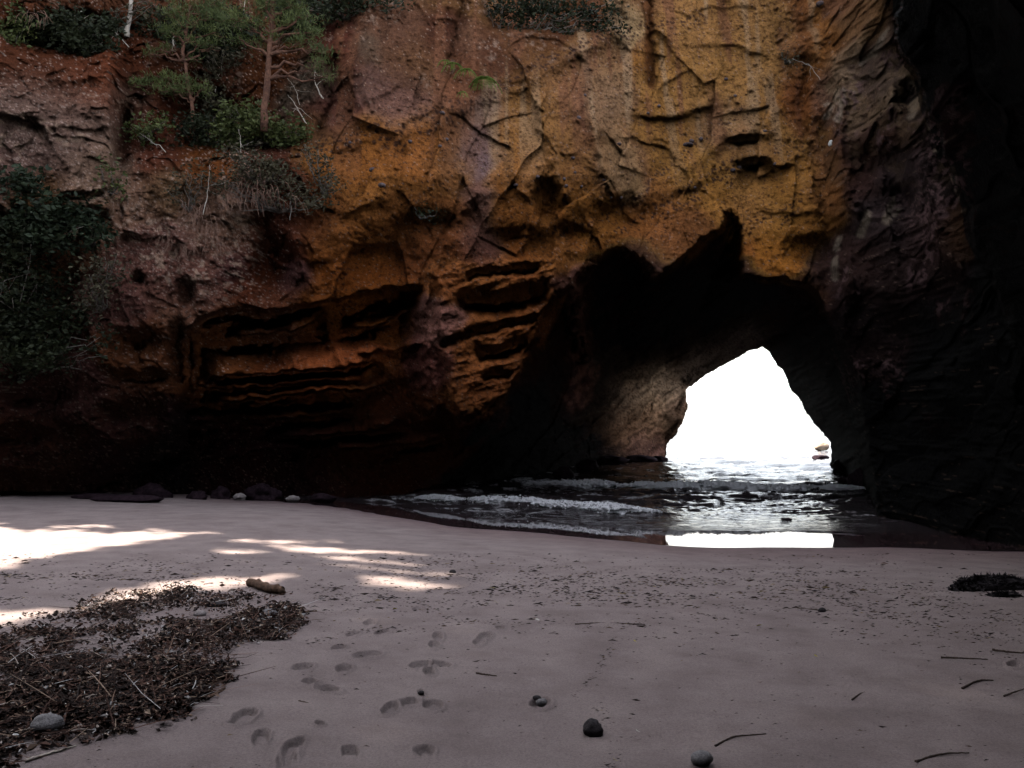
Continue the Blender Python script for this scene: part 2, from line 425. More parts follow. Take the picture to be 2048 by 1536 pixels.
    Yfin = 22.2 + .5 * sst(860, 1000, wu) - .35 * np.exp(-((wu - 880 - (wv - 600) * .1) / 18) ** 2) + .25 * fbm(u / 40, (v + .27 * u) / 12, None, 64, 4)
    for pts, wd, amp in (([(940, 550), (1000, 540), (1065, 532)], 8, 1.3), ([(940, 606), (1000, 612), (1062, 592)], 21, 2.6), ([(890, 690), (960, 664), (1070, 636)], 7, .9), ([(968, 706), (1010, 702), (1045, 690)], 14, 2.0), ([(965, 758), (1010, 748)], 6, 1.2), ([(1085, 560), (1090, 600)], 10, .8)):
        Yfin = Yfin + amp * np.exp(-(dline(wu, wv, pts) / wd) ** 2.5)
    Y = lerp(Y, Yfin, mf)
    # ---- foot of the right wall and the near overhang above it
    Y = np.where(u > 1745, np.minimum(Y, np.interp(u, [1745, 1800, 1950, 2048, 2300, 2700, 3600], [26.5, 23, 18, 16, 12, 8.5, 5.6])), Y)
    mn = sst(-3, 3, sdpoly(wu + 14 * fbm(u / 50, v / 50, None, 69, 3), wv, NEAR))
    Yn = np.interp(u, [1780, 2048, 2400, 3600], [12.5, 10.5, 8.5, 5.2]) - (900 - np.maximum(v, -900)) * .0055
    Y = lerp(Y, np.minimum(Yn, Y), mn)
    # ---- relief
    tml = sst(1150, 1230, u) * sst(1600, 1540, u) * sst(0, 12, sdpoly(u, v, PORTAL)) * sst(590, 690, v + .3 * (u - 1450)); tm1 = 1 - .85 * tml
    X = (u - U0) / F * Y; Z = (V0 - v) / F * Y
    fa, fb = X * .9 + Z * .45, Z * .5 - X * .18
    _, _, fac, edge = worley(fa * .8 + .4 * fbm(X * .7, Z * .7, None, 5, 3), fb * 1.0 + .4 * fbm(X * .7, Z * .7, None, 6, 3), 11)
    rough = np.interp(u, [-300, 150, 600, 700, 1500, 1650, 1750, 2100], [1.3, 1.4, 1.2, .5, .45, 1.0, 1.7, 1.7])
    rough = np.maximum(rough, .9 * sst(560, 700, v)) * (1 - .75 * tml)
    Y = Y + tm1 * .34 * fac * sst(0, .15, edge) * np.where(rough > .7, .9, .8)
    Y = Y + rough * (.30 * fbm(X * .55, Z * .6, Y * .3, 21, 3) + .16 * fbm(X * 1.7, Z * 1.9, Y, 31, 4))
    rr = ridge(X * 2.4 + Z * .5, Z * 2.2, 41, 4) - .6
    Y = Y - rough * .12 * rr * np.where(u > 1620, .35, 1)
    _, _, fc2, ed2 = worley(X * 2.2 + Z * .3 + .5 * fbm(X * 2, Z * 2, Y, 43, 2), Z * 1.5 + .5 * fbm(X * 2, Z * 2, Y, 44, 2) + Y * .6, 45)
    Y = Y + .26 * fc2 * sst(0, .12, ed2) * np.clip(rough - .4, 0, 1.2)
    # smaller bedding lines across the inclined beds
    bz = Z * 5.5 - X * 2.6 + 1.4 * fbm(X * .8, Z * .8, None, 77, 3)
    Y = Y + .05 * (vnoise(bz, X * .5, None, 55) - .5) * np.where(u > 650, 1, .5)
    # small knobs: pebbles standing out of the conglomerate
    w1, val, _, _ = worley(X * 7, Z * 7, 91)
    Y = Y - tm1 * .045 * np.where(val > .62, sst(.38, .1, w1), 0) - .05 * rough * np.where(val < .3, sst(.5, .1, w1), 0) * (rough > .8)
    w2, val2, _, _ = worley(X * 2.6, Z * 2.6, 97)
    Y = Y - tm1 * .10 * np.where(val2 > .86, sst(.22, .05, w2), 0)
    return Y

STEP = 2.2
def axis(a, b, lo, hi, far, fs):
    return np.unique(np.concatenate([np.arange(lo, a, fs), np.arange(a, b + .1, STEP), np.arange(b + fs, hi, fs)]))
def axes():
    us = np.concatenate([np.arange(-1650, -520, 26), np.arange(-505, -18, 7), np.arange(-15, 2064, STEP), np.arange(2085, 3600, 30)])
    vs = np.concatenate([np.arange(-700, -24, 20), np.arange(-12, 1122, STEP), np.arange(1135, 1420, 20)])
    return us, vs
us, vs = axes()
UU, VV = np.meshgrid(us, vs)
# pull grid points that lie next to the sea opening onto its ragged outline
def hole_sd(u, v):
    wu = u + 3.5 * fbm(u / 14, v / 14, None, 301, 3); wv = v + 3.5 * fbm(u / 14, v / 14, None, 305, 3)
    return sdpoly(wu, wv, HOLE)
for _ in range(2):
    sd = hole_sd(UU, VV)
    gx = (hole_sd(UU + .7, VV) - hole_sd(UU - .7, VV)) / 1.4; gy = (hole_sd(UU, VV + .7) - hole_sd(UU, VV - .7)) / 1.4
    g2 = gx * gx + gy * gy + 1e-6
    mv = np.abs(sd) < STEP * .62
    UU = np.where(mv, UU - sd * gx / g2, UU); VV = np.where(mv, VV - sd * gy / g2, VV)
YY = shell_depth(UU, VV)
XX = (UU - U0) / F * YY; ZZ = EYE - (VV - V0) / F * YY
nr, nc = UU.shape

# mineral colours of the rock with light and shade painted in, blended between samples (linear albedo)
CP = [  # u, v, radius, (r, g, b)
    (80, 130, 90, (.16, .06, .03)), (200, 140, 80, (.20, .07, .035)), (60, 230, 80, (.20, .15, .13)), (150, 250, 70, (.24, .17, .14)), (190, 330, 60, (.24, .17, .125)), (60, 330, 70, (.17, .11, .095)),
    (80, 390, 45, (.24, .135, .05)), (170, 430, 50, (.22, .13, .08)), (260, 190, 30, (.17, .11, .085)), (330, 230, 60, (.15, .055, .03)), (400, 320, 40, (.24, .09, .03)), (300, 300, 50, (.17, .06, .035)),
    (270, 420, 40, (.27, .17, .12)), (340, 380, 40, (.22, .14, .08)), (450, 460, 50, (.28, .18, .13)), (300, 520, 50, (.22, .13, .11)), (400, 560, 60, (.24, .145, .12)), (380, 620, 40, (.29, .18, .12)),
    (480, 540, 30, (.17, .10, .11)), (250, 600, 40, (.2, .12, .11)), (290, 700, 50, (.22, .11, .055)), (250, 850, 50, (.16, .085, .06)), (90, 800, 60, (.16, .09, .085)), (60, 880, 60, (.19, .09, .05)), (100, 930, 50, (.17, .1, .08)), (200, 960, 50, (.11, .06, .05)),
    (560, 400, 50, (.15, .06, .04)), (560, 480, 50, (.14, .055, .035)), (520, 560, 50, (.16, .06, .03)), (600, 560, 25, (.18, .11, .12)), (640, 600, 40, (.35, .16, .045)), (560, 610, 40, (.26, .12, .07)), (700, 560, 60, (.3, .12, .03)), (640, 430, 50, (.2, .08, .035)),
    (620, 160, 40, (.15, .13, .10)), (560, 130, 40, (.18, .07, .03)), (660, 220, 40, (.15, .065, .055)), (690, 110, 40, (.15, .05, .035)), (730, 100, 30, (.24, .18, .13)), (740, 170, 30, (.2, .12, .10)), (800, 60, 50, (.22, .12, .08)), (840, 130, 50, (.24, .13, .07)),
    (800, 200, 50, (.19, .11, .09)), (900, 70, 40, (.12, .05, .035)), (940, 80, 30, (.25, .14, .09)), (1000, 110, 50, (.17, .08, .05)), (1050, 100, 40, (.25, .13, .06)), (940, 160, 40, (.2, .09, .05)), (640, 250, 30, (.22, .12, .06)),
    (720, 330, 60, (.36, .18, .045)), (820, 320, 60, (.38, .19, .05)), (800, 420, 70, (.26, .11, .035)), (900, 330, 40, (.3, .16, .06)), (940, 300, 28, (.17, .11, .10)), (975, 330, 24, (.18, .13, .14)), (960, 400, 30, (.18, .1, .08)), (980, 220, 30, (.22, .15, .12)), (700, 450, 60, (.32, .14, .04)),
    (870, 480, 60, (.24, .1, .04)), (880, 540, 30, (.36, .19, .06)), (960, 470, 40, (.2, .11, .09)), (1080, 250, 60, (.46, .26, .07)), (1060, 350, 50, (.44, .25, .07)), (1130, 320, 60, (.40, .23, .07)), (1120, 180, 50, (.42, .24, .08)), (1040, 430, 50, (.38, .20, .05)), (1170, 420, 50, (.47, .26, .06)),
    (1200, 200, 50, (.26, .17, .10)), (1230, 330, 40, (.36, .24, .13)), (1260, 370, 30, (.38, .26, .13)), (1180, 100, 40, (.34, .21, .09)), (1250, 60, 30, (.33, .25, .14)), (1290, 120, 25, (.24, .11, .03)), (1340, 150, 60, (.50, .29, .07)), (1400, 60, 60, (.47, .28, .08)), (1420, 180, 60, (.52, .31, .08)),
    (1350, 260, 60, (.53, .30, .07)), (1440, 250, 50, (.38, .26, .13)), (1500, 160, 60, (.50, .30, .08)), (1550, 80, 50, (.44, .27, .08)), (1500, 300, 50, (.46, .27, .08)), (1400, 330, 60, (.55, .32, .07)), (1320, 400, 50, (.42, .22, .06)), (1560, 270, 50, (.48, .28, .07)), (1600, 200, 40, (.22, .09, .03)), (1640, 80, 40, (.26, .12, .04)),
    (1580, 370, 50, (.5, .27, .055)), (1530, 440, 50, (.55, .32, .07)), (1560, 490, 50, (.50, .27, .05)), (1500, 430, 30, (.5, .3, .09)), (1370, 470, 40, (.36, .2, .07)), (1490, 500, 20, (.4, .2, .05)), (1640, 400, 30, (.28, .13, .05)), (1660, 330, 30, (.34, .19, .07)), (1615, 440, 40, (.5, .27, .06)),
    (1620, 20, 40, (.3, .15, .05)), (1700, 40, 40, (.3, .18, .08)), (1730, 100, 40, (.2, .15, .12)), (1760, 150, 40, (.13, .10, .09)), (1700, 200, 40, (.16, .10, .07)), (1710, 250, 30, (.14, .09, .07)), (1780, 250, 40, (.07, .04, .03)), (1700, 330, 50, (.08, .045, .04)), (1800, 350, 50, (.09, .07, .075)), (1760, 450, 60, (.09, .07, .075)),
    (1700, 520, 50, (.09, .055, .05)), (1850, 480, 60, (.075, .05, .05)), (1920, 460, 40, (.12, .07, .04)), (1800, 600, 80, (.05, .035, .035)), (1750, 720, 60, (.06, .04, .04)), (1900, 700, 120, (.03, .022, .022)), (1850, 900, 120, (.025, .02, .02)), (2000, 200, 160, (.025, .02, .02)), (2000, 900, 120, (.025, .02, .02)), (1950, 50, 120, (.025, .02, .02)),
    (450, 700, 60, (.26, .12, .05)), (560, 740, 60, (.42, .2, .07)), (680, 740, 40, (.46, .21, .07)), (500, 780, 60, (.4, .18, .06)), (640, 780, 50, (.45, .2, .06)), (540, 660, 40, (.24, .12, .07)), (500, 880, 80, (.12, .05, .025)), (700, 880, 80, (.15, .06, .025)), (600, 960, 100, (.07, .035, .025)), (350, 950, 80, (.07, .04, .03)),  # hollow ledges lightened as if lit, deep parts darkened as if shaded
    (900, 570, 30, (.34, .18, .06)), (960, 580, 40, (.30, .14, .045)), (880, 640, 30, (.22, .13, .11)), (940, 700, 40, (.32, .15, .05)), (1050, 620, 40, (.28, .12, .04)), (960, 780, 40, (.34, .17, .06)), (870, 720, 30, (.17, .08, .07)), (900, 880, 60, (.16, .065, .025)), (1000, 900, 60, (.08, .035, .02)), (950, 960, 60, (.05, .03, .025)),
    (1150, 680, 30, (.2, .1, .08)), (1200, 600, 60, (.08, .04, .025)), (1160, 780, 30, (.12, .06, .06)), (1350, 620, 80, (.06, .035, .03)), (1250, 790, 50, (.25, .2, .17)), (1330, 760, 40, (.5, .42, .36)), (1300, 800, 40, (.58, .47, .36)), (1420, 720, 40, (.5, .44, .42)), (1480, 690, 40, (.4, .35, .36)),  # tunnel wall beside the opening lightened to paint in its daylight
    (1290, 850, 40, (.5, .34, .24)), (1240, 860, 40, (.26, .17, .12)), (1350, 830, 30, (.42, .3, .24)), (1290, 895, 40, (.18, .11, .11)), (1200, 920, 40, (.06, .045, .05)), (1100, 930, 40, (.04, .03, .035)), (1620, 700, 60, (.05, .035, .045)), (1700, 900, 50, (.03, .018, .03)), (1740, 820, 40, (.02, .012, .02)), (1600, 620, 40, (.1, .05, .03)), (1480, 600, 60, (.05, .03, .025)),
    (640, 20, 40, (.1, .04, .03)), (1130, 30, 80, (.12, .05, .03)), (1110, 470, 40, (.3, .14, .04)), (1700, -200, 100, (.2, .12, .06)), (300, -200, 200, (.15, .07, .04)), (1100, -200, 200, (.3, .17, .07)),
]
def rock_tint(u, v, X, Y, Z):
    n1 = fbm(X * .9, Z * .9, Y * .3, 201, 4); n2 = fbm(X * .9, Z * .9, Y * .3, 211, 4)
    wu = u + 34 * n1 + 9 * fbm(X * 4, Z * 4, None, 221, 3); wv = v + 34 * n2 + 9 * fbm(X * 4, Z * 4, None, 222, 3)
    sh = u.shape
    num = np.zeros(sh + (3,)); den = np.full(sh, 1e-9)
    for cu, cv, r, c in CP:
        w = np.exp(-np.minimum(((wu - cu) ** 2 + (wv - cv) ** 2) / (r * .85) ** 2, 60)) + 1e-5 / (1 + ((wu - cu) ** 2 + (wv - cv) ** 2) / 3e4) ** 2
        num += w[..., None] * np.array(c); den += w
    C = num / den[..., None]
    def over(mask, c):
        nonlocal C
        C = C * (1 - mask[..., None]) + np.array(c) * mask[..., None]
    och = sst(.12, .2, C[..., 1] ) * sst(2.6, 4.5, C[..., 0] / np.maximum(C[..., 2], .01))
    lowr = sst(240, 420, wv + .25 * (1100 - wu))[..., None]
    C = C * (1 - och[..., None] * (np.array([.12, .16, .16]) * (1 - lowr) + np.array([.2, .36, .3]) * lowr))
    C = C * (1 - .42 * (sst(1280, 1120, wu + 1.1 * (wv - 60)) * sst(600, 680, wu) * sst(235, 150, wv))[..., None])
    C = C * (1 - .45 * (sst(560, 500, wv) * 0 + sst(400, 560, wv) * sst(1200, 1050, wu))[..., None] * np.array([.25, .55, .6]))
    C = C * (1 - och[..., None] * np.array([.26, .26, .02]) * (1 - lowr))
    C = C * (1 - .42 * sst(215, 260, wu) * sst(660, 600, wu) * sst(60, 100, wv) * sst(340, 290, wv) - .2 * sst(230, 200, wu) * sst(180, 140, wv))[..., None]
    # patches of lichen and salt crust on the left, light grey, in specks
    sp = fbm(X * 9, Z * 9, Y * 3, 231, 3)
    lz = sst(560, 470, u) * sst(640, 560, v) * sst(160, 260, v) * sst(.0, .35, fbm(X * 1.4, Z * 1.4, None, 241, 3) + .12)
    over(.75 * lz * sst(.12, .3, sp), (.46, .36, .28))
    lz2 = sst(1250, 1000, u) * sst(330, 100, v) * sst(.1, .4, fbm(X * 1.8, Z * 1.3, None, 242, 3))
    over(.55 * lz2 * sst(.1, .35, sp), (.36, .29, .24))
    w1, val, _, _ = worley(X * 22, Z * 22, 295)
    over(.8 * sst(.42, .2, w1) * (val > .86 - .18 * lz) * sst(640, 540, u), (.5, .42, .38))
    over(.75 * sst(.45, .2, w1) * (val < .2) * sst(640, 540, u), (.05, .025, .02))
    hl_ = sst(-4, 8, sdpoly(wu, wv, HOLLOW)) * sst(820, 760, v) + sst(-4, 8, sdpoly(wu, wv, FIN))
    C = C * (1 + .35 * np.clip(hl_, 0, 1))[..., None]  # hollow and fin lightened so their ledges look lit
    # chalky white crusts on the right wall
    for pts, w in (([(1716, 160), (1708, 182), (1695, 205)], 9), ([(1690, 178), (1680, 215), (1672, 238)], 6), ([(1680, 175), (1676, 205)], 5), ([(1824, 165), (1832, 195), (1822, 230)], 10), ([(1745, 105), (1760, 70), (1768, 50)], 8), ([(1722, 125), (1745, 100)], 6), ([(1662, 210), (1655, 230)], 9),
                   ([(1790, 400), (1770, 440)], 12), ([(1730, 430), (1720, 470)], 9), ([(1860, 250), (1868, 300)], 5), ([(1905, 340), (1920, 390), (1925, 420)], 6), ([(1678, 480), (1672, 560)], 7)):
        d = dline(wu * .35 + u * .65, wv * .35 + v * .65, pts)
        over(.9 * sst(w * 1.3, w * .4, d) * sst(-.25, .15, fbm(X * 6, Z * 3, None, 251, 3)), (.42, .38, .31))
    # rust and purple seepage streaks that run down the face
    stx = vnoise(X * 2.6 + .25 * Z, Z * .22, None, 261) * .6 + vnoise(X * 7, Z * .5, None, 262) * .4
    over(.7 * sst(.58, .72, stx) * sst(430, 200, v) * sst(560, 650, u), (.20, .10, .06))
    over(.5 * sst(.4, .26, stx) * sst(430, 200, v) * sst(900, 1000, u), (.40, .31, .20))
    d = dline(wu * .3 + u * .7, v, [(1295, -20), (1300, 60), (1305, 170)])
    over(.8 * sst(14, 6, d), (.12, .05, .02))
    d = dline(wu * .3 + u * .7, v, [(1600, -20), (1605, 90), (1590, 190), (1602, 260)])
    over(.55 * sst(30, 8, d), (.16, .065, .03))
    d = dline(wu * .3 + u * .7, v, [(1175, 110), (1172, 200), (1178, 290)])
    over(.5 * sst(16, 5, d), (.13, .06, .04))
    # dark stone beds along the inclined strata
    for pts in ([(600, 310), (700, 285), (800, 285), (880, 262), (980, 205), (1080, 150), (1150, 115), (1240, 75)], [(660, 280), (760, 262), (850, 240), (930, 215)], [(1130, 470), (1230, 415), (1310, 350), (1400, 290), (1480, 230)],
                [(1250, 460), (1340, 400), (1420, 360), (1500, 320), (1580, 290)], [(1330, 440), (1400, 395), (1440, 372)], [(1480, 450), (1540, 420), (1590, 400)], [(1100, 130), (1280, 60), (1400, 40)]):
        d = np.abs(wv - np.interp(wu, [p[0] for p in pts], [p[1] for p in pts])); m = (wu > pts[0][0] - 20) & (wu < pts[-1][0] + 20)
        w1, val, _, _ = worley(X * 8.5, Z * 8.5, 271)
        over(.88 * m * sst(16, 5, d) * sst(.42, .3, w1) * (val > .35), (.055, .035, .03))
    # pebbles scattered through the yellow beds
    w1, val, _, _ = worley(X * 11, Z * 13, 281)
    dens = np.clip(.72 + .35 * fbm(X * .7, Z * .7, None, 282, 3), .5, .95)
    over(.85 * sst(600, 680, u) * sst(1690, 1640, u) * sst(.36, .2, w1) * (val > dens), (.07, .04, .03))
    w1, val, _, _ = worley(X * 24, Z * 26, 283)
    over(.6 * sst(600, 680, u) * sst(1690, 1640, u) * sst(.4, .2, w1) * (val > .62), (.12, .06, .03))
    w1, val, _, _ = worley(X * 15, Z * 16, 285)
    over(.7 * sst(.3, .15, w1) * (val > .9), (.36, .29, .24))
    C *= (1 + .22 * fbm(X * 3, Z * 3, Y, 291, 5))[..., None]
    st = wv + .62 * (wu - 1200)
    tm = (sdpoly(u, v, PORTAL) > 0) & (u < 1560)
    C = C * np.where((sdpoly(u, v, NEAR) > -12), .25, 1)[..., None]  # overhang and its rim darkened to paint in deep shade
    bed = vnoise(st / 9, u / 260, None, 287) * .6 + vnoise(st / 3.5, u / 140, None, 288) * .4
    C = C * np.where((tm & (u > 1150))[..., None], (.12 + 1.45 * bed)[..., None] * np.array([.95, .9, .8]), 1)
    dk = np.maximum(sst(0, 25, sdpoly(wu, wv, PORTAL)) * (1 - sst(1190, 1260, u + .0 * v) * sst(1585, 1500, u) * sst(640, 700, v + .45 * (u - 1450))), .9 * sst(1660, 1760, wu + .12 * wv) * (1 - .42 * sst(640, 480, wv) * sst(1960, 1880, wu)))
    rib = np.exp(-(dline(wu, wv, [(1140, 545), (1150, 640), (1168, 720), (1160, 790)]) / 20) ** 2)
    C = C * (1 - .85 * dk * (1 - rib))[..., None] * (1 - .62 * sst(700, 860, wv) * (u < 1100))[..., None] * (1 - .3 * sst(560, 700, wv) * sst(420, 360, u))[..., None]  # shade painted into the mouth, right wall and lower wall
    over(.8 * rib * sst(-.2, .3, fbm(X * 3, Z * 3, Y, 289, 3)), (.3, .15, .12))  # pale tint stands in for light catching the rib
    gl = sst(.0, .3, fbm(X * 1.1, Z * .8, Y * .5, 292, 4)) * sst(-.02, .2, fbm(X * 12, Z * 9, Y * 5, 293, 3)) * sst(1640, 1700, u) * sst(1960, 1900, u + .0 * v) * sst(900, 600, v)
    over(.75 * gl, (.15, .105, .115))  # glints on the right wall painted as pale specks
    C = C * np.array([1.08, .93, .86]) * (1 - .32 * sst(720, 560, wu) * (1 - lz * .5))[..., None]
    return np.clip(C, .008, .8)
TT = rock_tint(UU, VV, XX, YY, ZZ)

rock = Mat('weathered_tuff_rock')
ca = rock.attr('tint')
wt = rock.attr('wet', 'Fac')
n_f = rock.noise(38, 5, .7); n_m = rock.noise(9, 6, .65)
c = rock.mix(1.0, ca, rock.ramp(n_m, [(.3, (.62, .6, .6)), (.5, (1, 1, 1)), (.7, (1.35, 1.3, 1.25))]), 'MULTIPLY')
c = rock.mix(1.0, c, rock.ramp(n_f, [(.3, (.6, .58, .58)), (.5, (1, 1, 1)), (.68, (1.35, 1.33, 1.3))]), 'MULTIPLY')
pv = rock.voro(30)
c = rock.mix(rock.math('MULTIPLY', rock.math('LESS_THAN', pv, .16), .6), c, (.05, .035, .03))
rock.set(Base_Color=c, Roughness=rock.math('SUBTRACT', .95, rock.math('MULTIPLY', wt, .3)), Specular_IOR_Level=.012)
b1 = rock.bump(n_m, .12, .9)
b2 = rock.bump(n_f, .035, .9, b1)
rock.bump(pv, .02, .5, b2)

sdv = hole_sd(UU, VV)
Fc = gridfaces(nr, nc)
cent = sdv.ravel()[Fc].mean(1)
keep = (cent < 0.25) & ~((VV.ravel()[Fc].mean(1) < -30) & (UU.ravel()[Fc].mean(1) < 1150)) & ~(VV.ravel()[Fc].mean(1) < np.interp(UU.ravel()[Fc].mean(1), [-700, -260, -40], [250, 190, -60]))
Fc = Fc[keep]
V3 = np.stack([XX, YY, ZZ], -1).reshape(-1, 3)
fu = UU.ravel()[Fc].mean(1); fv = VV.ravel()[Fc].mean(1)
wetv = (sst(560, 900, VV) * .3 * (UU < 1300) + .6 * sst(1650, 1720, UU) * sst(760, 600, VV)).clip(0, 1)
def submesh(name, sel, label=None):
    f = Fc[sel]; idx = np.unique(f); mp = np.zeros(len(V3), np.int64); mp[idx] = np.arange(len(idx))
    o = link_mesh(name, V3[idx], mp[f], rock.m)
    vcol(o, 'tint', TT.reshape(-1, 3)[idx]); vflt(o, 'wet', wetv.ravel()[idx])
    tag(o, None, None, kind='structure')
    if label: o['label'] = label
    return o
sd_near = sdpoly(fu, fv, NEAR) > 0
sd_port = (sdpoly(fu, fv, PORTAL) > 4)
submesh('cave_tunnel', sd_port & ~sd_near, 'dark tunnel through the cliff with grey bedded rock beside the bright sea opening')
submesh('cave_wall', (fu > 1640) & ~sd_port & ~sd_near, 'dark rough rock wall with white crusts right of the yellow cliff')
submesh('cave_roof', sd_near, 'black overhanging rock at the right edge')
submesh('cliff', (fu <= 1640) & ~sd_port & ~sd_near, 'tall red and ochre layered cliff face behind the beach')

def wall_Y(u, v):
    return float(shell_depth(np.array([[float(u)]]), np.array([[float(v)]]))[0, 0])

# rest of the collapsed cave round the camera: low rear rim and the roof overhead on the right
def rim(name, path, z0, z1, lean, label, n=60, m=14):
    P = np.array(path, float); s = np.concatenate([[0], np.cumsum(np.hypot(*np.diff(P, axis=0).T))]); tt = np.linspace(0, s[-1], n)
    px = np.interp(tt, s, P[:, 0]); py = np.interp(tt, s, P[:, 1]); k = np.linspace(0, 1, m)
    zt = np.interp(tt, s, z1)
    Xr = px[:, None] + lean * k[None] * np.sign(px[:, None]); Yr = py[:, None] + 0 * k[None]; Zr = z0 + (zt[:, None] - z0) * k[None]
    Xr = Xr + .8 * fbm(Xr * .3, Zr * .5, Yr * .3, 401, 4); Yr = Yr + .8 * fbm(Yr * .3, Zr * .5, Xr * .3, 405, 4)
    o = link_mesh(name, np.stack([Xr, Yr, Zr], -1).reshape(-1, 3), gridfaces(n, m), rock.m)
    N = len(o.data.vertices)
    vcol(o, 'tint', np.tile((.13, .07, .045), (N, 1))); vflt(o, 'wet', np.zeros(N)); tag(o, None, None, kind='structure'); o['label'] = label
    return o
rim('rear_cliff', [(-18.5, 12.3), (-19, 2), (-17, -6), (-12, -15), (0, -19), (12, -14), (14, -4), (8.3, 5.2)], -1, [8, 14, 16, 16, 16, 15, 11, 8.5], 1.0, 'low rock rim closing the collapsed cave behind the viewer')
nn = 70
gx, gy = np.meshgrid(np.linspace(-17, 17, nn), np.linspace(0, 1, nn))
edge_y = np.interp(gx, [-17, -10, -4, 0, 3, 6, 9, 17], [-8, -3, 0, 2.5, 5, 8.0, 10.5, 12]) + 1.0 * fbm(gx * .35, gx * 0, None, 411, 4)
Yr = edge_y - (1 - gy) * (edge_y + 19); Xr = gx
Zr = 8.6 + .5 * fbm(Xr * .4, Yr * .4, None, 415, 4) - np.abs(gx) * .03 + 1.2 * np.exp(-(edge_y - Yr) / 1.0) + 5 * sst(8, 16, edge_y - Yr) * sst(10, 4, np.abs(gx - -4))
roof = link_mesh('roof_overhang', np.stack([Xr, Yr, Zr], -1).reshape(-1, 3), gridfaces(nn, nn), rock.m)
vcol(roof, 'tint', np.tile((.05, .035, .03), (nn * nn, 1))); vflt(roof, 'wet', np.zeros(nn * nn)); tag(roof, None, None, kind='structure')
roof['label'] = 'cave roof left standing above the beach and the viewer'

# ---------------------------------------------------------------- beach
FEET = [(487, 1438, 34, 17, .3), (522, 1480, 22, 18, .2), (585, 1497, 30, 16, .4), (575, 1520, 26, 10, .3), (700, 1506, 22, 13, 0), (850, 1506, 26, 13, 0), (688, 1337, 20, 10, .2), (735, 1312, 38, 9, .1),
        (605, 1336, 26, 8, .1), (620, 1363, 20, 9, 0), (780, 1418, 22, 12, .3), (820, 1405, 25, 11, .2), (866, 1412, 24, 14, 0), (842, 1384, 9, 5, 0), (845, 1332, 30, 8, .1), (886, 1330, 24, 7, -.1), (858, 1344, 16, 8, 0),
        (970, 1274, 17, 8, .1), (958, 1284, 15, 8, .1), (676, 1296, 18, 7, .2), (764, 1265, 20, 7, .3), (740, 1247, 18, 7, .1), (706, 1270, 16, 6, .2), (876, 1275, 12, 10, 0), (838, 1219, 14, 7, 0), (868, 1290, 14, 9, 0),
        (1082, 1406, 26, 13, 0), (655, 1380, 30, 9, -.1), (2030, 1325, 20, 10, 0), (640, 1452, 12, 6, 0), (330, 1455, 20, 7, 0), (1000, 1258, 12, 5, 0)]
Frows = np.concatenate([1536 + 8000 * np.linspace(1, .0, 60)[:-1] ** 3, np.arange(1536, 1000, -1.6), np.arange(1000, 862, -4.0)])
Fcols = np.concatenate([np.linspace(-9000, -60, 70), np.arange(-40, 2090, 2.6), np.linspace(2110, 11000, 70)])
# rows follow a plain that sits at the mean beach level, so row spacing stays even in depth
gyv = (EYE + .2) * F / (Frows - V0)
gyv = np.concatenate([np.linspace(-60, gyv[0] - .05, 24), gyv, np.linspace(120, 400, 12)])
GY = np.repeat(gyv[:, None], len(Fcols), 1)
GX = (Fcols[None, :] - U0) / F * np.maximum(np.abs(GY), 3.0)
GZ = ground_z(GX, GY)
dsh = shore(GX) - GY
PU = U0 + GX / np.maximum(GY, .3) * F; PV = V0 + (EYE - GZ) / np.maximum(GY, .3) * F
land = sst(.2, 1.5, dsh)
GZ = GZ + land * (.022 * fbm(GX * .8, GY * .8, None, 501, 4) + .011 * fbm(GX * 3.5, GY * 3.5, None, 505, 4))
GZ = GZ + land * .004 * (vnoise(GX * 22, GY * 22, None, 511) - .5) + .0016 * land * (vnoise(GX * 60, GY * 60, None, 512) - .5)
# wind / wash ripples parallel to the shore
GZ = GZ + land * .006 * (vnoise(dsh * 3.2, GX * .3, None, 515) - .5)
for (fu_, fv_, ru, rv, sl) in FEET:
    ru *= .8; rv *= .8
    sel = (np.abs(PU - fu_) < ru * 3) & (np.abs(PV - fv_) < rv * 4) & (GY > 1)
    if not sel.any(): continue
    du = (PU[sel] - fu_) / ru; dv = (PV[sel] - fv_ + (PU[sel] - fu_) * sl) / rv
    wob = .25 * fbm(PU[sel] / 14, PV[sel] / 7, None, 521, 3)
    r = np.sqrt(du * du + dv * dv) + wob
    tread = .25 * np.sin(du * 9 + fu_) * np.sin(dv * 5)
    GZ[sel] += -.026 * sst(1.02, .8, r) * (1 + .45 * tread) + .013 * np.exp(-((r - 1.22) / .22) ** 2)
beach = link_mesh('beach', np.stack([GX, GY, GZ], -1).reshape(-1, 3), gridfaces(*GX.shape)[:, ::-1], None)
film = sst(.12, -.18, dsh + .10 * fbm(GX * 1.1, GY * 1.1, None, 531, 3))
damp = sst(3.2, .0, dsh + .5 * fbm(GX * .5, GY * .5, None, 535, 3))
vflt(beach, 'film', film.ravel()); vflt(beach, 'damp', damp.ravel())
tag(beach, None, None, kind='structure')
sand = Mat('beach_sand')
fi = sand.attr('film', 'Fac'); da = sand.attr('damp', 'Fac')
g1 = sand.noise(420, 3, .8); g2 = sand.noise(2.2, 5, .6); g3 = sand.noise(70, 4, .7)
cs = sand.ramp(g2, [(.28, (.235, .183, .176)), (.5, (.3, .238, .23)), (.72, (.355, .285, .27))])
cs = sand.mix(1.0, cs, sand.ramp(g1, [(.3, (.55, .55, .56)), (.5, (1, 1, 1)), (.7, (1.4, 1.38, 1.35))]), 'MULTIPLY')
cs = sand.mix(1.0, cs, sand.ramp(g3, [(.35, (.82, .82, .83)), (.6, (1.08, 1.08, 1.08))]), 'MULTIPLY')
cs = sand.mix(da, cs, sand.mix(1.0, cs, (.72, .64, .66), 'MULTIPLY'))
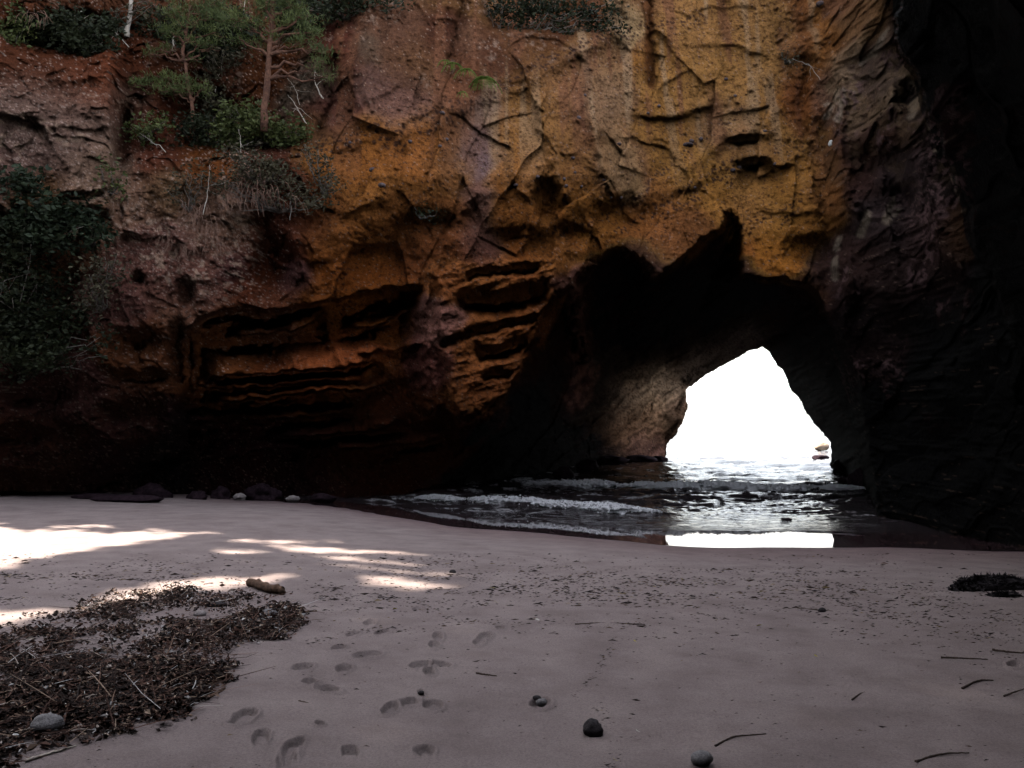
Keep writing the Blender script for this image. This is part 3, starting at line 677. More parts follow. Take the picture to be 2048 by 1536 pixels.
cs = sand.mix(fi, cs, (.045, .025, .028))
rg = sand.math('SUBTRACT', .93, sand.math('MULTIPLY', fi, .91))
sand.set(Base_Color=cs, Roughness=rg, Specular_IOR_Level=sand.math('ADD', .2, sand.math('MULTIPLY', fi, .35)), IOR=1.4)
bm_ = sand.n.new('ShaderNodeBump'); bm_.inputs['Distance'].default_value = .006
sand.l.new(g1, bm_.inputs['Height']); sand.l.new(sand.math('SUBTRACT', .8, fi, True), bm_.inputs['Strength'])
bm2 = sand.n.new('ShaderNodeBump'); bm2.inputs['Distance'].default_value = .02
sand.l.new(g3, bm2.inputs['Height']); sand.l.new(sand.math('SUBTRACT', .6, fi, True), bm2.inputs['Strength'])
sand.l.new(bm_.outputs[0], bm2.inputs['Normal']); sand.l.new(bm2.outputs[0], sand.b.inputs['Normal'])
beach.data.materials.append(sand.m)

# ---------------------------------------------------------------- sea
rows = np.concatenate([np.arange(1110, 905, -.8), np.linspace(905, 842, 50), 835 + np.geomspace(6.5, .35, 20)])
wy = (EYE - ZW) * F / (rows - V0)
cols = np.concatenate([np.linspace(-9000, 400, 50), np.arange(440, 1800, 3.0), np.linspace(1810, 2400, 60), np.linspace(2500, 12000, 50)])
WY = np.repeat(wy[:, None], len(cols), 1); WX = (cols[None] - U0) / F * WY
swell = sst(200, 60, WY)
shallow = sst(17.8, 23.5, WY) * sst(-.6, -3.0, shore(WX) - WY)
qx = WX + .6 * fbm(WX * .4, WY * .4, None, 601, 3); qy = WY + .6 * fbm(WX * .4, WY * .4, None, 602, 3)
WZ = ZW + shallow * swell * (.17 * (fbm(qx * .45, qy * 1.0, None, 611, 3)) * sst(20, 25, WY) + .085 * (ridge(qx * .9, qy * 2.3, 615, 3) - .5) + .035 * fbm(qx * 3.2, qy * 6.0, None, 621, 3))
WZ = WZ + .0 * WX
# the two small breakers: the water rises towards each crest and drops in front
def crest_y(x, k):
    if k == 0:   # near wave
        return np.interp(x, [-3.2, -2.3, 0, 3.4, 5], [25.6, 24.8, 23.9, 21.4, 21.0]) + .12 * np.sin(x * 2.3) + .07 * np.sin(x * 5.1)
    return np.interp(x, [-.5, .4, 4, 8, 11], [31.5, 30.8, 29.2, 28.4, 28.5]) + .15 * np.sin(x * 1.9 + 1) + .08 * np.sin(x * 4.7)
for k, (x0, x1, hh) in enumerate(((-2.7, 3.4, .10), (.1, 11.0, .16))):
    t = WY - crest_y(WX, k); m = sst(x0 - .6, x0 + .8, WX) * sst(x1 + .8, x1 - .6, WX)
    WZ = WZ + m * hh * np.where(t > 0, np.exp(-(t / 1.2) ** 2), np.exp(-(t / .25) ** 2))
sea = link_mesh('sea', np.stack([WX, WY, WZ], -1).reshape(-1, 3), gridfaces(*WX.shape)[:, ::-1], None)
tag(sea, None, None, kind='structure')
foam_m = np.zeros_like(WX)
n = fbm(qx * 1.6, qy * 3.4, None, 631, 5)
near_f = np.exp(-((WY - crest_y(WX, 0) + 1.0) / 1.2) ** 2) + np.exp(-((WY - crest_y(WX, 1) + .9) / 1.3) ** 2)
foam_m = sst(.30, .46, n + .12 * near_f) * shallow * .75
foam_m = np.maximum(foam_m, sst(.055, .02, np.abs(fbm(qx * .8, qy * 2.0, None, 641, 4))) * .35 * sst(23, 20, WY) * sst(9, 2, WX))
vflt(sea, 'foam', foam_m.ravel())
wat = Mat('sea_water')
fo = wat.attr('foam', 'Fac')
wn_ = wat.noise(3.2, 4, .6, vec=wat.scale(.7, 2.2, 1))
wn2 = wat.noise(14, 3, .6, vec=wat.scale(.8, 2.0, 1))
fm = wat.math('MULTIPLY', fo, wat.ramp(wat.noise(9, 5, .7), [(.35, (0, 0, 0)), (.6, (1, 1, 1))]), True)
wat.set(Base_Color=wat.mix(fm, (.028, .022, .024), (.62, .6, .62)), Roughness=wat.math('ADD', .04, wat.math('MULTIPLY', fm, .6)), IOR=1.33, Specular_IOR_Level=.5)
bb = wat.bump(wn_, .12, .55)
wat.bump(wn2, .03, .5, bb)
sea.data.materials.append(wat.m)

foam = Mat('white_foam')
fn = foam.noise(20, 5, .7)
fcol = foam.ramp(fn, [(.3, (.85, .83, .87)), (.6, (.95, .94, .97))])
foam.set(Base_Color=fcol, Roughness=.8)
ftr = foam.n.new('ShaderNodeBsdfTranslucent'); foam.l.new(fcol, ftr.inputs[0])
fmx = foam.n.new('ShaderNodeMixShader'); fmx.inputs[0].default_value = .2
foam.l.new(foam.b.outputs[0], fmx.inputs[1]); foam.l.new(ftr.outputs[0], fmx.inputs[2]); foam.l.new(fmx.outputs[0], foam.n['Material Output'].inputs[0])
foam.b.inputs['Subsurface Weight'].default_value = 0.0
foam.bump(fn, .05, .8)
def breaker(k, x0, x1, H, D, label):
    nx, na = 420, 22
    x = np.linspace(x0, x1, nx); a = np.linspace(-.15, 1.1, na) * np.pi
    tap = np.clip(np.minimum((x - x0) / .9, (x1 - x) / 1.0), 0, 1) ** .6
    tap = tap * (.75 + .5 * fbm(x * .8, x * 0, None, 651 + k, 3))
    Xb = np.repeat(x[:, None], na, 1)
    r = 1 + .35 * fbm(Xb * 4.2, a[None] * 1.6 + 0 * Xb, None, 655 + k, 4) + .42 * fbm(Xb * 13, a[None] * 4 + 0 * Xb, None, 657 + k, 3)
    Yb = crest_y(Xb, k) - D * np.cos(a)[None] * tap[:, None] * r * np.where(np.cos(a)[None] > 0, 1, .8)
    Zb = ZW + .06 + H * np.sin(a)[None] * tap[:, None] * r
    o = link_mesh('breaking_wave', np.stack([Xb, Yb, Zb], -1).reshape(-1, 3), gridfaces(nx, na), foam.m)
    root = empty('breaking_wave', (x0, float(crest_y(np.array([x0]), k)[0]), ZW), label, 'wave', 'small breaking waves rolling in through the cave')
    o.name = 'foam_roll'; o.data.name = 'foam_roll'
    n_ = 2600; xx = RNG.uniform(x0, x1, n_); tp = np.interp(xx, x, tap); aa = RNG.uniform(-.1, 1.05, n_) * np.pi
    ex = np.abs(RNG.normal(size=n_)) * .09 + .9
    yy = crest_y(xx, k) - D * np.cos(aa) * tp * ex * 1.15 - np.abs(RNG.normal(size=n_)) * .10 * (RNG.uniform(size=n_) > .6); zz = ZW + .05 + H * np.sin(aa) * tp * ex * 1.2
    mb = MB(); mb.cards(np.stack([xx, yy, zz], 1), RNG.uniform(.015, .06, n_), .9); p = mb.build('froth', foam.m, root, False)
    inv = Matrix.Translation(root.location).inverted(); o.parent = root
    for q in (o, p): q.matrix_parent_inverse = inv
    return root
breaker(0, -2.75, 3.6, .15, .62, 'nearer white foaming wave, reaching left to the dark cliff foot')
breaker(1, .25, 11.4, .19, .8, 'farther long white wave crossing the cave mouth below the sea opening')

# ---------------------------------------------------------------- unseen leaf screen added to block the sun, with gaps where it reaches the sand
SUNPATCH = [  # ellipses / polygons in the photograph, on the sand
    [(-900, 1040), (0, 1050), (60, 1058), (160, 1062), (300, 1066), (372, 1070), (340, 1080), (260, 1092), (140, 1106), (60, 1122), (0, 1138), (-900, 1330)],
    [(90, 1052), (210, 1050), (225, 1053), (95, 1057)], [(300, 1062), (430, 1068), (300, 1069)], [(468, 1076), (670, 1084), (600, 1089), (470, 1081)],
    [(525, 1088), (600, 1094), (850, 1106), (640, 1111), (560, 1098)], [(600, 1104), (740, 1118), (840, 1128), (700, 1122)], [(650, 1126), (800, 1140), (930, 1150), (760, 1142)], [(720, 1150), (820, 1158), (925, 1176), (820, 1178), (740, 1164)],
    [(380, 1160), (450, 1156), (590, 1150), (560, 1160), (440, 1178), (390, 1184)], [(240, 1178), (350, 1160), (400, 1168), (340, 1190), (230, 1215), (150, 1225)], [(-300, 1225), (60, 1222), (130, 1215), (90, 1240), (-300, 1290)],
    [(420, 1100), (500, 1102), (540, 1108), (440, 1108)]]
DSCREEN = 26.0
PERP = (SUN_H[1], -SUN_H[0])
cs_ = np.arange(-22, 44, .13); cz = np.arange(12.5, 60, .13)
CSS, CZZ = np.meshgrid(cs_, cz)
CXX = SUN_H[0] * DSCREEN + PERP[0] * CSS; CYY = SUN_H[1] * DSCREEN + PERP[1] * CSS
gz_ = 0
for _ in range(4):
    L = (CZZ - gz_) / math.tan(SUN_EL); gx_ = CXX - SUN_H[0] * L; gy_ = CYY - SUN_H[1] * L; gz_ = ground_z(gx_, gy_)
pu = U0 + gx_ / np.maximum(gy_, .5) * F; pv = V0 + (EYE - gz_) / np.maximum(gy_, .5) * F
pu2 = pu + 16 * fbm(CSS * 1.1, CZZ * 1.1, None, 711, 3); pv2 = pv + 4 * fbm(CSS * 1.3, CZZ * 1.3, None, 713, 4)
osd = np.full(CXX.shape, -99.0)
for poly in SUNPATCH: osd = np.maximum(osd, np.where(gy_ > 2, sdpoly(pu2, pv2, poly), -99))
open_ = osd > RNG.uniform(-4.5, 4.0, osd.shape)
topz = 56 + 3 * fbm(CSS * .2, CSS * 0, None, 705, 3)
keep = (~open_) & (CZZ < topz)
Pk = np.stack([CXX, CYY, CZZ], -1)[keep]
off = .8 * fbm(CSS * .8, CZZ * .8, None, 701, 4)[keep]
Pk = Pk + off[:, None] * np.array([SUN[0], SUN[1], SUN[2]])        # thickness along the sun's direction keeps the gaps open
mb = MB()
n = len(Pk); a = RNG.uniform(0, 6.283, n)
d1 = np.cos(a)[:, None] * np.array([PERP[0], PERP[1], 0]) + np.sin(a)[:, None] * np.array([0, 0, 1.0]) + RNG.normal(size=(n, 3)) * .12
d2 = -np.sin(a)[:, None] * np.array([PERP[0], PERP[1], 0]) + np.cos(a)[:, None] * np.array([0, 0, 1.0]) + RNG.normal(size=(n, 3)) * .12
mb.add(np.stack([Pk - d1 * .15, Pk + d2 * .12, Pk + d1 * .15, Pk - d2 * .12], 1).reshape(-1, 3), np.arange(n * 4).reshape(n, 4))
mb.cards(Pk[::2] + np.array(SUN) * RNG.normal(size=(len(Pk[::2]), 1)) * .5, .22, .8)
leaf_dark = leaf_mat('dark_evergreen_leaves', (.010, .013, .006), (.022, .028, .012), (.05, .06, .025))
screen_ob = mb.build('sun_screen', leaf_dark, smooth=False)
tag(screen_ob, 'unseen leafy screen added to block the sun, with gaps for the sunlit patches', None, kind='stuff')
#PART2

# ================================================================ plants on the cliff
pine_needles = leaf_mat('pine_needles', (.04, .06, .02), (.10, .125, .04), (.22, .24, .08), 2.2)
shrub_leaves = leaf_mat('shrub_leaves', (.025, .035, .010), (.07, .085, .025), (.16, .18, .06), 2)
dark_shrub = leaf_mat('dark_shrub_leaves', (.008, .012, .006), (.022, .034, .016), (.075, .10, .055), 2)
dull_leaves = leaf_mat('dull_shrub_leaves', (.035, .03, .018), (.075, .062, .035), (.13, .12, .065), 2)
fern_green = leaf_mat('fern_fronds', (.08, .14, .02), (.15, .24, .04), (.26, .34, .07), 3)
dry_grass = leaf_mat('dry_grass_blades', (.10, .05, .035), (.22, .12, .085), (.42, .27, .19), 5)
bark_red = simple_mat('pine_bark', (.07, .032, .022), (.2, .095, .06), 9, .9, .03)
bark_grey = simple_mat('grey_bark', (.12, .10, .085), (.25, .21, .18), 9, .9, .02)
bark_pale = simple_mat('bleached_wood', (.38, .32, .27), (.62, .54, .46), 12, .85, .01)
twig_dark = simple_mat('dark_twig', (.04, .025, .02), (.09, .06, .045), 14, .9, .01)

def in_ell(n, c, r):
    p = RNG.normal(size=(n, 3)); p /= np.linalg.norm(p, axis=1)[:, None]; p *= RNG.uniform(0, 1, (n, 1)) ** .4
    return np.array(c) + p * np.array(r)
def crown(name, mat, parent, ells, Y, per, size, aspect, needle=False, loc=(0, 0, 0), depth=.6, clump=.10):
    """ells: (u, v, ru, rv[, count factor]) in photograph pixels at distance Y"""
    mb = MB()
    for e in ells:
        u, v, ru, rv = e[:4]; k = e[4] if len(e) > 4 else 1
        c = at(u, v, Y); s = Y / F; r = (ru * s, max(.25, min(ru * s * .8, depth)), rv * s)
        vol = r[0] * r[1] * r[2] * 4.2; ncl = int(max(5, per * k * vol ** .8))
        C0 = in_ell(ncl, c, r)
        m = 16 if needle else 12
        if needle:
            dirs = RNG.normal(size=(ncl * m, 3)) * .7 + np.array([0, -.1, .55])
            dirs /= np.linalg.norm(dirs, axis=1)[:, None]
            P = np.repeat(C0, m, 0) + dirs * size * .55 + RNG.normal(size=(ncl * m, 3)) * clump * .5 * np.array([1.5, 1.5, .4])
            n0 = RNG.normal(size=P.shape); x = np.cross(dirs, n0); x /= np.linalg.norm(x, axis=1)[:, None]
            L_ = size * RNG.uniform(.7, 1.3, (len(P), 1)) * .5; w = size * aspect * .5
            mb.add(np.stack([P - dirs * L_, P + x * w, P + dirs * L_, P - x * w], 1).reshape(-1, 3), np.arange(len(P) * 4).reshape(-1, 4))
        else:
            P = np.repeat(C0, m, 0) + RNG.normal(size=(ncl * m, 3)) * clump
            mb.cards(P, size * RNG.uniform(.6, 1.3, len(P)), aspect, up=.45)
    return mb.build(name, mat, parent, False, loc)
def wavy(p0, p1, n=8, amp=.08, sag=0.0):
    p0 = np.array(p0, float); p1 = np.array(p1, float); t = np.linspace(0, 1, n)[:, None]
    L_ = np.linalg.norm(p1 - p0)
    q = p0 + (p1 - p0) * t + RNG.normal(size=(n, 3)) * amp * L_ * np.sin(np.pi * t) * .5
    q[:, 2] -= sag * np.sin(np.pi * t[:, 0]); return q
def tree(name, label, cat, trunk, r0, r1, ells, Y, leafm, barkm, per, size, aspect, needle, group=None, depth=.9, clump=.1, limbs=True):
    P = np.array([at(u, v, Y) for u, v in trunk]); base = P[0].copy()
    root = empty(name, tuple(base), label, cat, group)
    t = np.linspace(0, 1, len(P)); tt = np.linspace(0, 1, 14)
    Q = np.stack([np.interp(tt, t, P[:, k]) for k in range(3)], 1) + RNG.normal(size=(14, 3)) * .012
    mb = MB(); mb.tube(Q, np.linspace(r0, r1, 14) * RNG.uniform(.9, 1.1, 14), 8); mb.build('trunk', barkm, root, True, base)
    if limbs:
        for e in ells:
            c = np.array(at(e[0], e[1], Y)); i = int(np.argmin(np.linalg.norm(Q - c - np.array([0, 0, -.35]), axis=1)))
            mb = MB()
            mb.tube(wavy(Q[i], c, 8, .14), np.linspace(r1 * 1.1 + .008, .008, 8), 5)
            for k in range(4):
                q = c + RNG.normal(size=3) * np.array([e[2], e[2] * .5, e[3]]) * Y / F * .6
                mb.tube(wavy(c + (Q[i] - c) * RNG.uniform(0, .4), q, 6, .16), np.linspace(.012, .004, 6), 4)
            mb.build('branch', barkm, root, True, base)
    crown('crown', leafm, root, ells, Y, per, size, aspect, needle, base, depth, clump)
    return root

tree('pine_tree', 'tallest pine with reddish trunk and broad crown, nearest the middle of the cliff', 'pine tree',
     [(527, 262), (531, 200), (537, 130), (541, 70), (546, 5), (552, -40)], .095, .04,
     [(465, 36, 40, 12), (500, 52, 34, 10), (530, 14, 46, 13), (585, 8, 44, 12), (612, 34, 36, 12), (575, 46, 36, 11), (625, 62, 30, 12), (480, 80, 34, 9, .8), (515, 92, 26, 8, .7), (600, 84, 34, 10), (640, 98, 22, 12), (655, 150, 14, 14, .5), (560, 78, 26, 8), (540, -24, 70, 20), (648, 122, 16, 12, .7), (630, 135, 22, 9, .5)],
     wall_Y(527, 250) - 1.3, pine_needles, bark_red, 135, .17, .10, True, 'pines growing from the cliff ledge')
tree('pine_tree', 'smaller crooked pine with layered pads, left of the tall pine', 'pine tree',
     [(390, 262), (384, 215), (374, 150), (368, 110), (372, 60), (380, 10)], .055, .025,
     [(340, 182, 42, 9), (300, 168, 34, 8), (385, 184, 34, 8), (325, 154, 30, 7), (280, 172, 20, 5, .7), (355, 166, 36, 7), (405, 176, 14, 6, .7), (385, 14, 48, 9), (350, 34, 34, 8), (420, 34, 40, 9), (340, 62, 34, 8), (390, 54, 38, 8), (430, 64, 26, 8), (400, 84, 34, 8), (325, 100, 34, 6, .6), (300, 108, 22, 5, .5), (375, 118, 26, 6, .6), (430, 8, 46, 10), (420, 94, 24, 7, .7), (365, 78, 24, 6)],
     wall_Y(388, 255) - 1.1, pine_needles, bark_red, 135, .17, .10, True, 'pines growing from the cliff ledge')
tree('bare_tree', 'pale bare tree trunk standing in the brush near the top left', 'tree',
     [(253, 74), (256, 50), (262, 20), (266, -20), (272, -60)], .07, .04, [(300, -40, 60, 20, .4)], wall_Y(253, 74) - .7, dull_leaves, bark_pale, 40, .12, .5, False, limbs=False)

def shrub(label, ells, Y, leafm, per=60, size=.12, aspect=.55, cat='shrub', stems=5, group='shrubs on the cliff', root_px=None, depth=.7, clump=.12):
    u = ells[0][0]; v = max(e[1] + e[3] for e in ells) if root_px is None else root_px[1]
    u = u if root_px is None else root_px[0]
    base = np.array(at(u, v, Y + .35)); root = empty('shrub', tuple(base), label, cat, group)
    mb = MB()
    for e in ells:
        for k in range(stems):
            q = np.array(at(e[0] + RNG.uniform(-.7, .7) * e[2], e[1] + RNG.uniform(-.8, .6) * e[3], Y + RNG.uniform(-.3, .3)))
            mb.tube(wavy(base, q, 8, .12), np.linspace(.022, .005, 8), 4)
    mb.build('stem', bark_grey, root, True, base)
    crown('foliage', leafm, root, ells, Y, per, size, aspect, False, base, depth, clump)
    return root
def wy(u, v, d=.5): return wall_Y(u, v) - d
shrub('dense green shrub at the foot of the tall pine trunk', [(500, 255, 60, 32), (570, 262, 40, 30), (480, 225, 40, 18), (600, 270, 20, 16), (460, 270, 40, 24)], wy(520, 262, .7), shrub_leaves, 110)
shrub('small green bush just left of the small pine trunk', [(285, 262, 34, 20), (320, 250, 30, 16)], wy(290, 262), shrub_leaves, 80)
shrub('dark brush between the two pine trunks', [(430, 170, 40, 60, .8), (450, 120, 40, 30, .7), (440, 215, 40, 26)], wy(440, 215, .6), dull_leaves, 70)
shrub('grey green bush in the top left corner', [(35, 45, 45, 40), (20, 90, 30, 20)], wy(30, 70, .6), shrub_leaves, 80)
shrub('dark thicket along the cliff top at the upper left', [(130, 20, 60, 26, .7), (200, 45, 45, 30, .6), (150, 75, 70, 22, .5), (300, 20, 40, 26, .5)], wy(150, 85, .6), dull_leaves, 60)
shrub('broadleaf bush hanging off the left cliff below the grey rock', [(50, 370, 50, 22), (90, 420, 55, 34), (40, 460, 50, 30), (150, 440, 40, 26), (110, 480, 60, 18), (20, 400, 40, 40)], wy(80, 470, .9), dark_shrub, 110, .15, .55, depth=.9)
shrub('shadowy bush below and right of the broadleaf bush', [(185, 470, 34, 34), (170, 430, 30, 20)], wy(190, 480, .7), dark_shrub, 100, .13)
shrub('thin grey green bush beside the pink lichen rock', [(200, 560, 45, 34), (180, 600, 30, 26), (215, 525, 26, 16)], wy(200, 590, .8), dull_leaves, 90, .10)
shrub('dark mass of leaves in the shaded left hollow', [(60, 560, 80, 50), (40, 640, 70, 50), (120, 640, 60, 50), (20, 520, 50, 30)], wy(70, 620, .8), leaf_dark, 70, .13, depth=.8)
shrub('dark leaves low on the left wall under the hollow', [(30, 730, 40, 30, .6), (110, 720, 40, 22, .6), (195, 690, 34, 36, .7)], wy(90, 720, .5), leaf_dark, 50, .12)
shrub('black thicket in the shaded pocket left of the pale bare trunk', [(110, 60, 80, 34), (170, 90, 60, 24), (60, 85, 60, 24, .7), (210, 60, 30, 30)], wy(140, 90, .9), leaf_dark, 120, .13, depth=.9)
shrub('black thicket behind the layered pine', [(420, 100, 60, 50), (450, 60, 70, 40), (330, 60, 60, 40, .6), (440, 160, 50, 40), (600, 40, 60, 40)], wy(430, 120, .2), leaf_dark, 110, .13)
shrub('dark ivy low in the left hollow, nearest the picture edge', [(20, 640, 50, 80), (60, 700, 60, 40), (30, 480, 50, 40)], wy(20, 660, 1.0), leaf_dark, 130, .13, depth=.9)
shrub('dark scrub filling the ledge below the pines', [(400, 255, 60, 26), (450, 290, 60, 26), (360, 300, 50, 14, .6), (540, 290, 70, 26)], wy(430, 280, .4), leaf_dark, 110, .12)
shrub('brownish hanging scrub under the ledge, above the dead grass', [(560, 380, 60, 26, .8), (480, 355, 60, 16, .8), (620, 400, 40, 26, .8), (430, 370, 40, 16, .6)], wy(550, 380, .5), dull_leaves, 100, .09)
shrub('wispy shrub on the ledge edge right of the pines', [(650, 330, 36, 30, .8), (660, 370, 34, 26, .7), (620, 300, 30, 18, .7)], wy(650, 350, .6), dull_leaves, 70, .09)
shrub('low bush hanging under the pine ledge', [(520, 330, 60, 22), (470, 310, 40, 18), (560, 350, 40, 20)], wy(520, 340, .7), dull_leaves, 80, .10)
shrub('sparse leafy plant in the cleft below the slot', [(215, 345, 24, 20, .8), (240, 365, 20, 20, .8), (205, 380, 18, 20, .6)], wy(225, 360, .5), shrub_leaves, 70, .10)
shrub('small leafy shrub under the orange boss of rock', [(380, 350, 45, 16, .8), (350, 395, 40, 30, .5)], wy(380, 355, .6), dull_leaves, 70, .09)
shrub('dark bush hanging over the top edge above the yellow cliff', [(1000, 12, 36, 18, .8), (1045, 30, 34, 24), (1090, 14, 50, 22), (1120, 44, 28, 12, .7), (1160, 24, 34, 20), (1195, 48, 26, 22, .8), (1030, 62, 24, 14, .5), (1225, 22, 16, 34, .6), (1180, 74, 12, 14, .4), (1080, 66, 14, 14, .3), (1140, 64, 16, 10, .3), (1240, 60, 8, 18, .3)], wy(1100, 45, 1.0), leaf_dark, 110, .12)
shrub('dark tuft of leaves above the red cliff beside the tall pine', [(690, 8, 60, 18), (640, 20, 40, 20), (780, 0, 50, 12, .7)], wy(690, 20, .8), leaf_dark, 90, .12)
shrub('small scrubby plants on the yellow cliff at upper right', [(1570, 108, 12, 9, .8), (1590, 122, 8, 6, .6)], wy(1575, 112, .25), dull_leaves, 60, .07, stems=3)
shrub('tiny dark leaf tuft on a ledge under the red rock', [(840, 418, 18, 8, .8), (870, 430, 16, 8, .7)], wy(850, 424, .25), leaf_dark, 60, .07, stems=2)

def fern(u, v, n, L_, label):
    Y = wy(u, v, .25); b = np.array(at(u, v, Y)); mb = MB()
    root = empty('fern', tuple(b), label, 'fern', 'ferns in the cliff crack')
    for k in range(n):
        a = RNG.uniform(-math.pi, 0) if k % 3 else RNG.uniform(-2.2, -.9)
        d = np.array([math.cos(a), math.sin(a) * .7, 0]); l = L_ * RNG.uniform(.6, 1.15)
        t = np.linspace(0, 1, 9); C0 = b + d * l * (t[:, None] * .75); C0[:, 2] += l * (.55 * t - 1.15 * t ** 2)
        side = np.cross(d, [0, 0, 1]); mb.tube(C0, .004, 3)
        for i in range(1, 9):
            for sg in (-1, 1):
                w = l * .17 * math.sin(math.pi * (.15 + .8 * t[i])); p = C0[i]; q = p + side * sg * w + np.array([0, 0, -w * .5]) + d * w * .3
                mb.add([p, p + d * l * .03, q, p - d * l * .03], [[0, 1, 2, 3]])
    mb.build('frond', fern_green, root, False, b)
for k, (u, v, n, L_, lab) in enumerate(((968, 158, 34, .5, 'largest bright green fern, lowest of the clump in the cliff crack'), (905, 128, 20, .36, 'bright green fern at the upper left end of the clump'),
                          (932, 140, 20, .34, 'green fern in the middle of the clump'), (890, 122, 10, .26, 'tiny fern at the far left of the clump'), (925, 185, 12, .25, 'dark small fern hanging below the clump'))):
    fern(u, v, n, L_ * 1.25, lab)

def grass(u, v, n, L_, w, label):
    Y = wy(u, v, .5); b = np.array(at(u, v, Y)); mb = MB(); n = int(n * .5); L_ = L_ * 1.3
    for k in range(n):
        s0 = b + RNG.normal(size=3) * np.array([w * 1.3, .12, w * .55 + .05]); a = RNG.normal() * .8; l = L_ * RNG.uniform(.3, 1.1)
        t = np.linspace(0, 1, 6)[:, None]; d = np.array([a, -.5, 0])
        P = s0 + d * l * t * .6; P[:, 2] += (l * (.35 * t - 1.2 * t ** 2))[:, 0]
        x = np.array([.6, .1, .2]) * .016
        V = np.concatenate([P - x * (1 - t * .8), P + x * (1 - t * .8)])
        mb.add(V, [(i, i + 1, i + 7, i + 6) for i in range(5)])
    o = mb.build('dry_grass', dry_grass, None, False, b); o.location = b
    tag(o, label, 'grass tuft', 'tufts of dead grass on the cliff')
for u, v, n, L_, w, lab in ((510, 382, 150, .42, .30, 'wide tuft of dead pinkish grass under the shrub ledge'), (395, 425, 90, .45, .14, 'long hanging tuft of dead grass left of the lichen rock'), (418, 455, 60, .35, .1, 'short dead grass just below the long hanging tuft'),
                            (470, 400, 60, .3, .15, 'sparse dead grass between the two big tufts'), (335, 480, 40, .3, .08, 'pale dry tuft low on the pink lichen rock'), (375, 495, 50, .3, .12, 'dry grass above the reddish streak on the lichen rock'), (430, 490, 40, .28, .12, 'faint dry grass right of the reddish streak'), (70, 30, 40, .35, .1, 'dead grass in the top left brush')):
    grass(u, v, n, L_, w, lab)

def branch(px, r, label, mat=bark_pale, d=.5, name='dead_branch', cat='branch', group='dead branches on the cliff'):
    Y = wy(px[0][0], px[0][1], d); P = np.array([at(u, v, Y + .1 * math.sin(i)) for i, (u, v) in enumerate(px)])
    t = np.linspace(0, 1, len(P)); tt = np.linspace(0, 1, len(P) * 4); Q = np.stack([np.interp(tt, t, P[:, k]) for k in range(3)], 1) + RNG.normal(size=(len(tt), 3)) * .008
    mb = MB(); mb.tube(Q, np.linspace(r, r * .35, len(Q)), 5)
    for k in range(3):
        i = RNG.integers(len(Q) // 3, len(Q) - 1); mb.tube(wavy(Q[i], Q[i] + RNG.normal(size=3) * .22, 5, .1), np.linspace(r * .5, r * .15, 5), 4)
    o = mb.build(name, mat, None, True, P[0]); o.location = P[0]; tag(o, label, cat, group)
for px, r, lab in (([(566, 12), (585, 30), (596, 70), (597, 88)], .018, 'curved pale branch hanging in the tall pine crown'), ([(646, 198), (636, 180), (629, 160), (630, 140)], .02, 'short white dead branch right of the tall pine'), ([(612, 248), (600, 225), (585, 200), (575, 190)], .014, 'thin leaning dead branch at the foot of the tall pine'),
                   ([(258, 94), (235, 70), (205, 45)], .014, 'bare twig crossing below the pale bare trunk'), ([(165, 22), (150, 30), (135, 42)], .016, 'pale forked twig in the dark brush at top left'), ([(348, 92), (345, 76), (355, 68)], .016, 'small white forked twig left of the layered pine'),
                   ([(430, 185), (434, 160), (442, 140)], .012, 'pale twig standing between the pines'), ([(405, 430), (415, 390), (420, 330)], .012, 'grey sapling stem above the dead grass'), ([(332, 305), (318, 290), (300, 285)], .012, 'pale root on the ledge below the small pine'),
                   ([(580, 440), (582, 410), (580, 380)], .009, 'hanging rootlet right of the dead grass'), ([(1640, 160), (1620, 130), (1585, 118)], .008, 'thin bare stem on the yellow rock at upper right'), ([(490, 0), (486, 40), (478, 70)], .012, 'thin grey stem between the two pine crowns'),
                   ([(480, 330), (482, 290), (478, 260)], .010, 'hanging stem under the green shrub'), ([(600, 210), (590, 175), (570, 150)], .008, 'fine twig beside the tall pine trunk')):
    branch(px, r, lab)

# ================================================================ stones
def stone_arrays(c, r, seed, rough=.18, nu=28, nv=18, flat=.0):
    a = np.linspace(0, 2 * np.pi, nu, endpoint=False)[None]; b = np.linspace(.02, np.pi - .02, nv)[:, None]
    x = np.sin(b) * np.cos(a); y = np.sin(b) * np.sin(a); z = np.cos(b) + 0 * a
    k = 1 + rough * 2 * fbm(x * 1.3 + seed, y * 1.3, z * 1.3 + 5, seed, 4)
    V = np.stack([c[0] + x * r[0] * k, c[1] + y * r[1] * k, c[2] + z * r[2] * k], -1).reshape(-1, 3)
    Fc = [(i * nu + j, (i + 1) * nu + j, (i + 1) * nu + (j + 1) % nu, i * nu + (j + 1) % nu) for i in range(nv - 1) for j in range(nu)]
    return V, Fc
def stone_mat(name, c1, c2, rough=.6):
    m = Mat(name); n = m.noise(14, 5); n2 = m.noise(110, 3); m.set(Specular_IOR_Level=.08 if 'wet' in name or 'dark' in name else .3)
    m.set(Base_Color=m.mix(1.0, m.ramp(n, [(.35, c1), (.65, c2)]), m.ramp(n2, [(.35, (.7, .7, .7)), (.65, (1.25, 1.25, 1.25))]), 'MULTIPLY'), Roughness=rough)
    m.bump(n2, .004); return m.m
st_dark = stone_mat('dark_stone', (.022, .018, .02), (.05, .042, .045), .55)
st_grey = stone_mat('grey_stone', (.13, .12, .125), (.24, .22, .225), .6)
st_pale = stone_mat('pale_boulder_stone', (.2, .165, .16), (.36, .31, .3), .8)
st_wet = stone_mat('wet_reef_rock', (.012, .007, .010), (.035, .02, .026), .9)
st_white = stone_mat('white_quartz', (.6, .58, .55), (.8, .78, .75), .6)
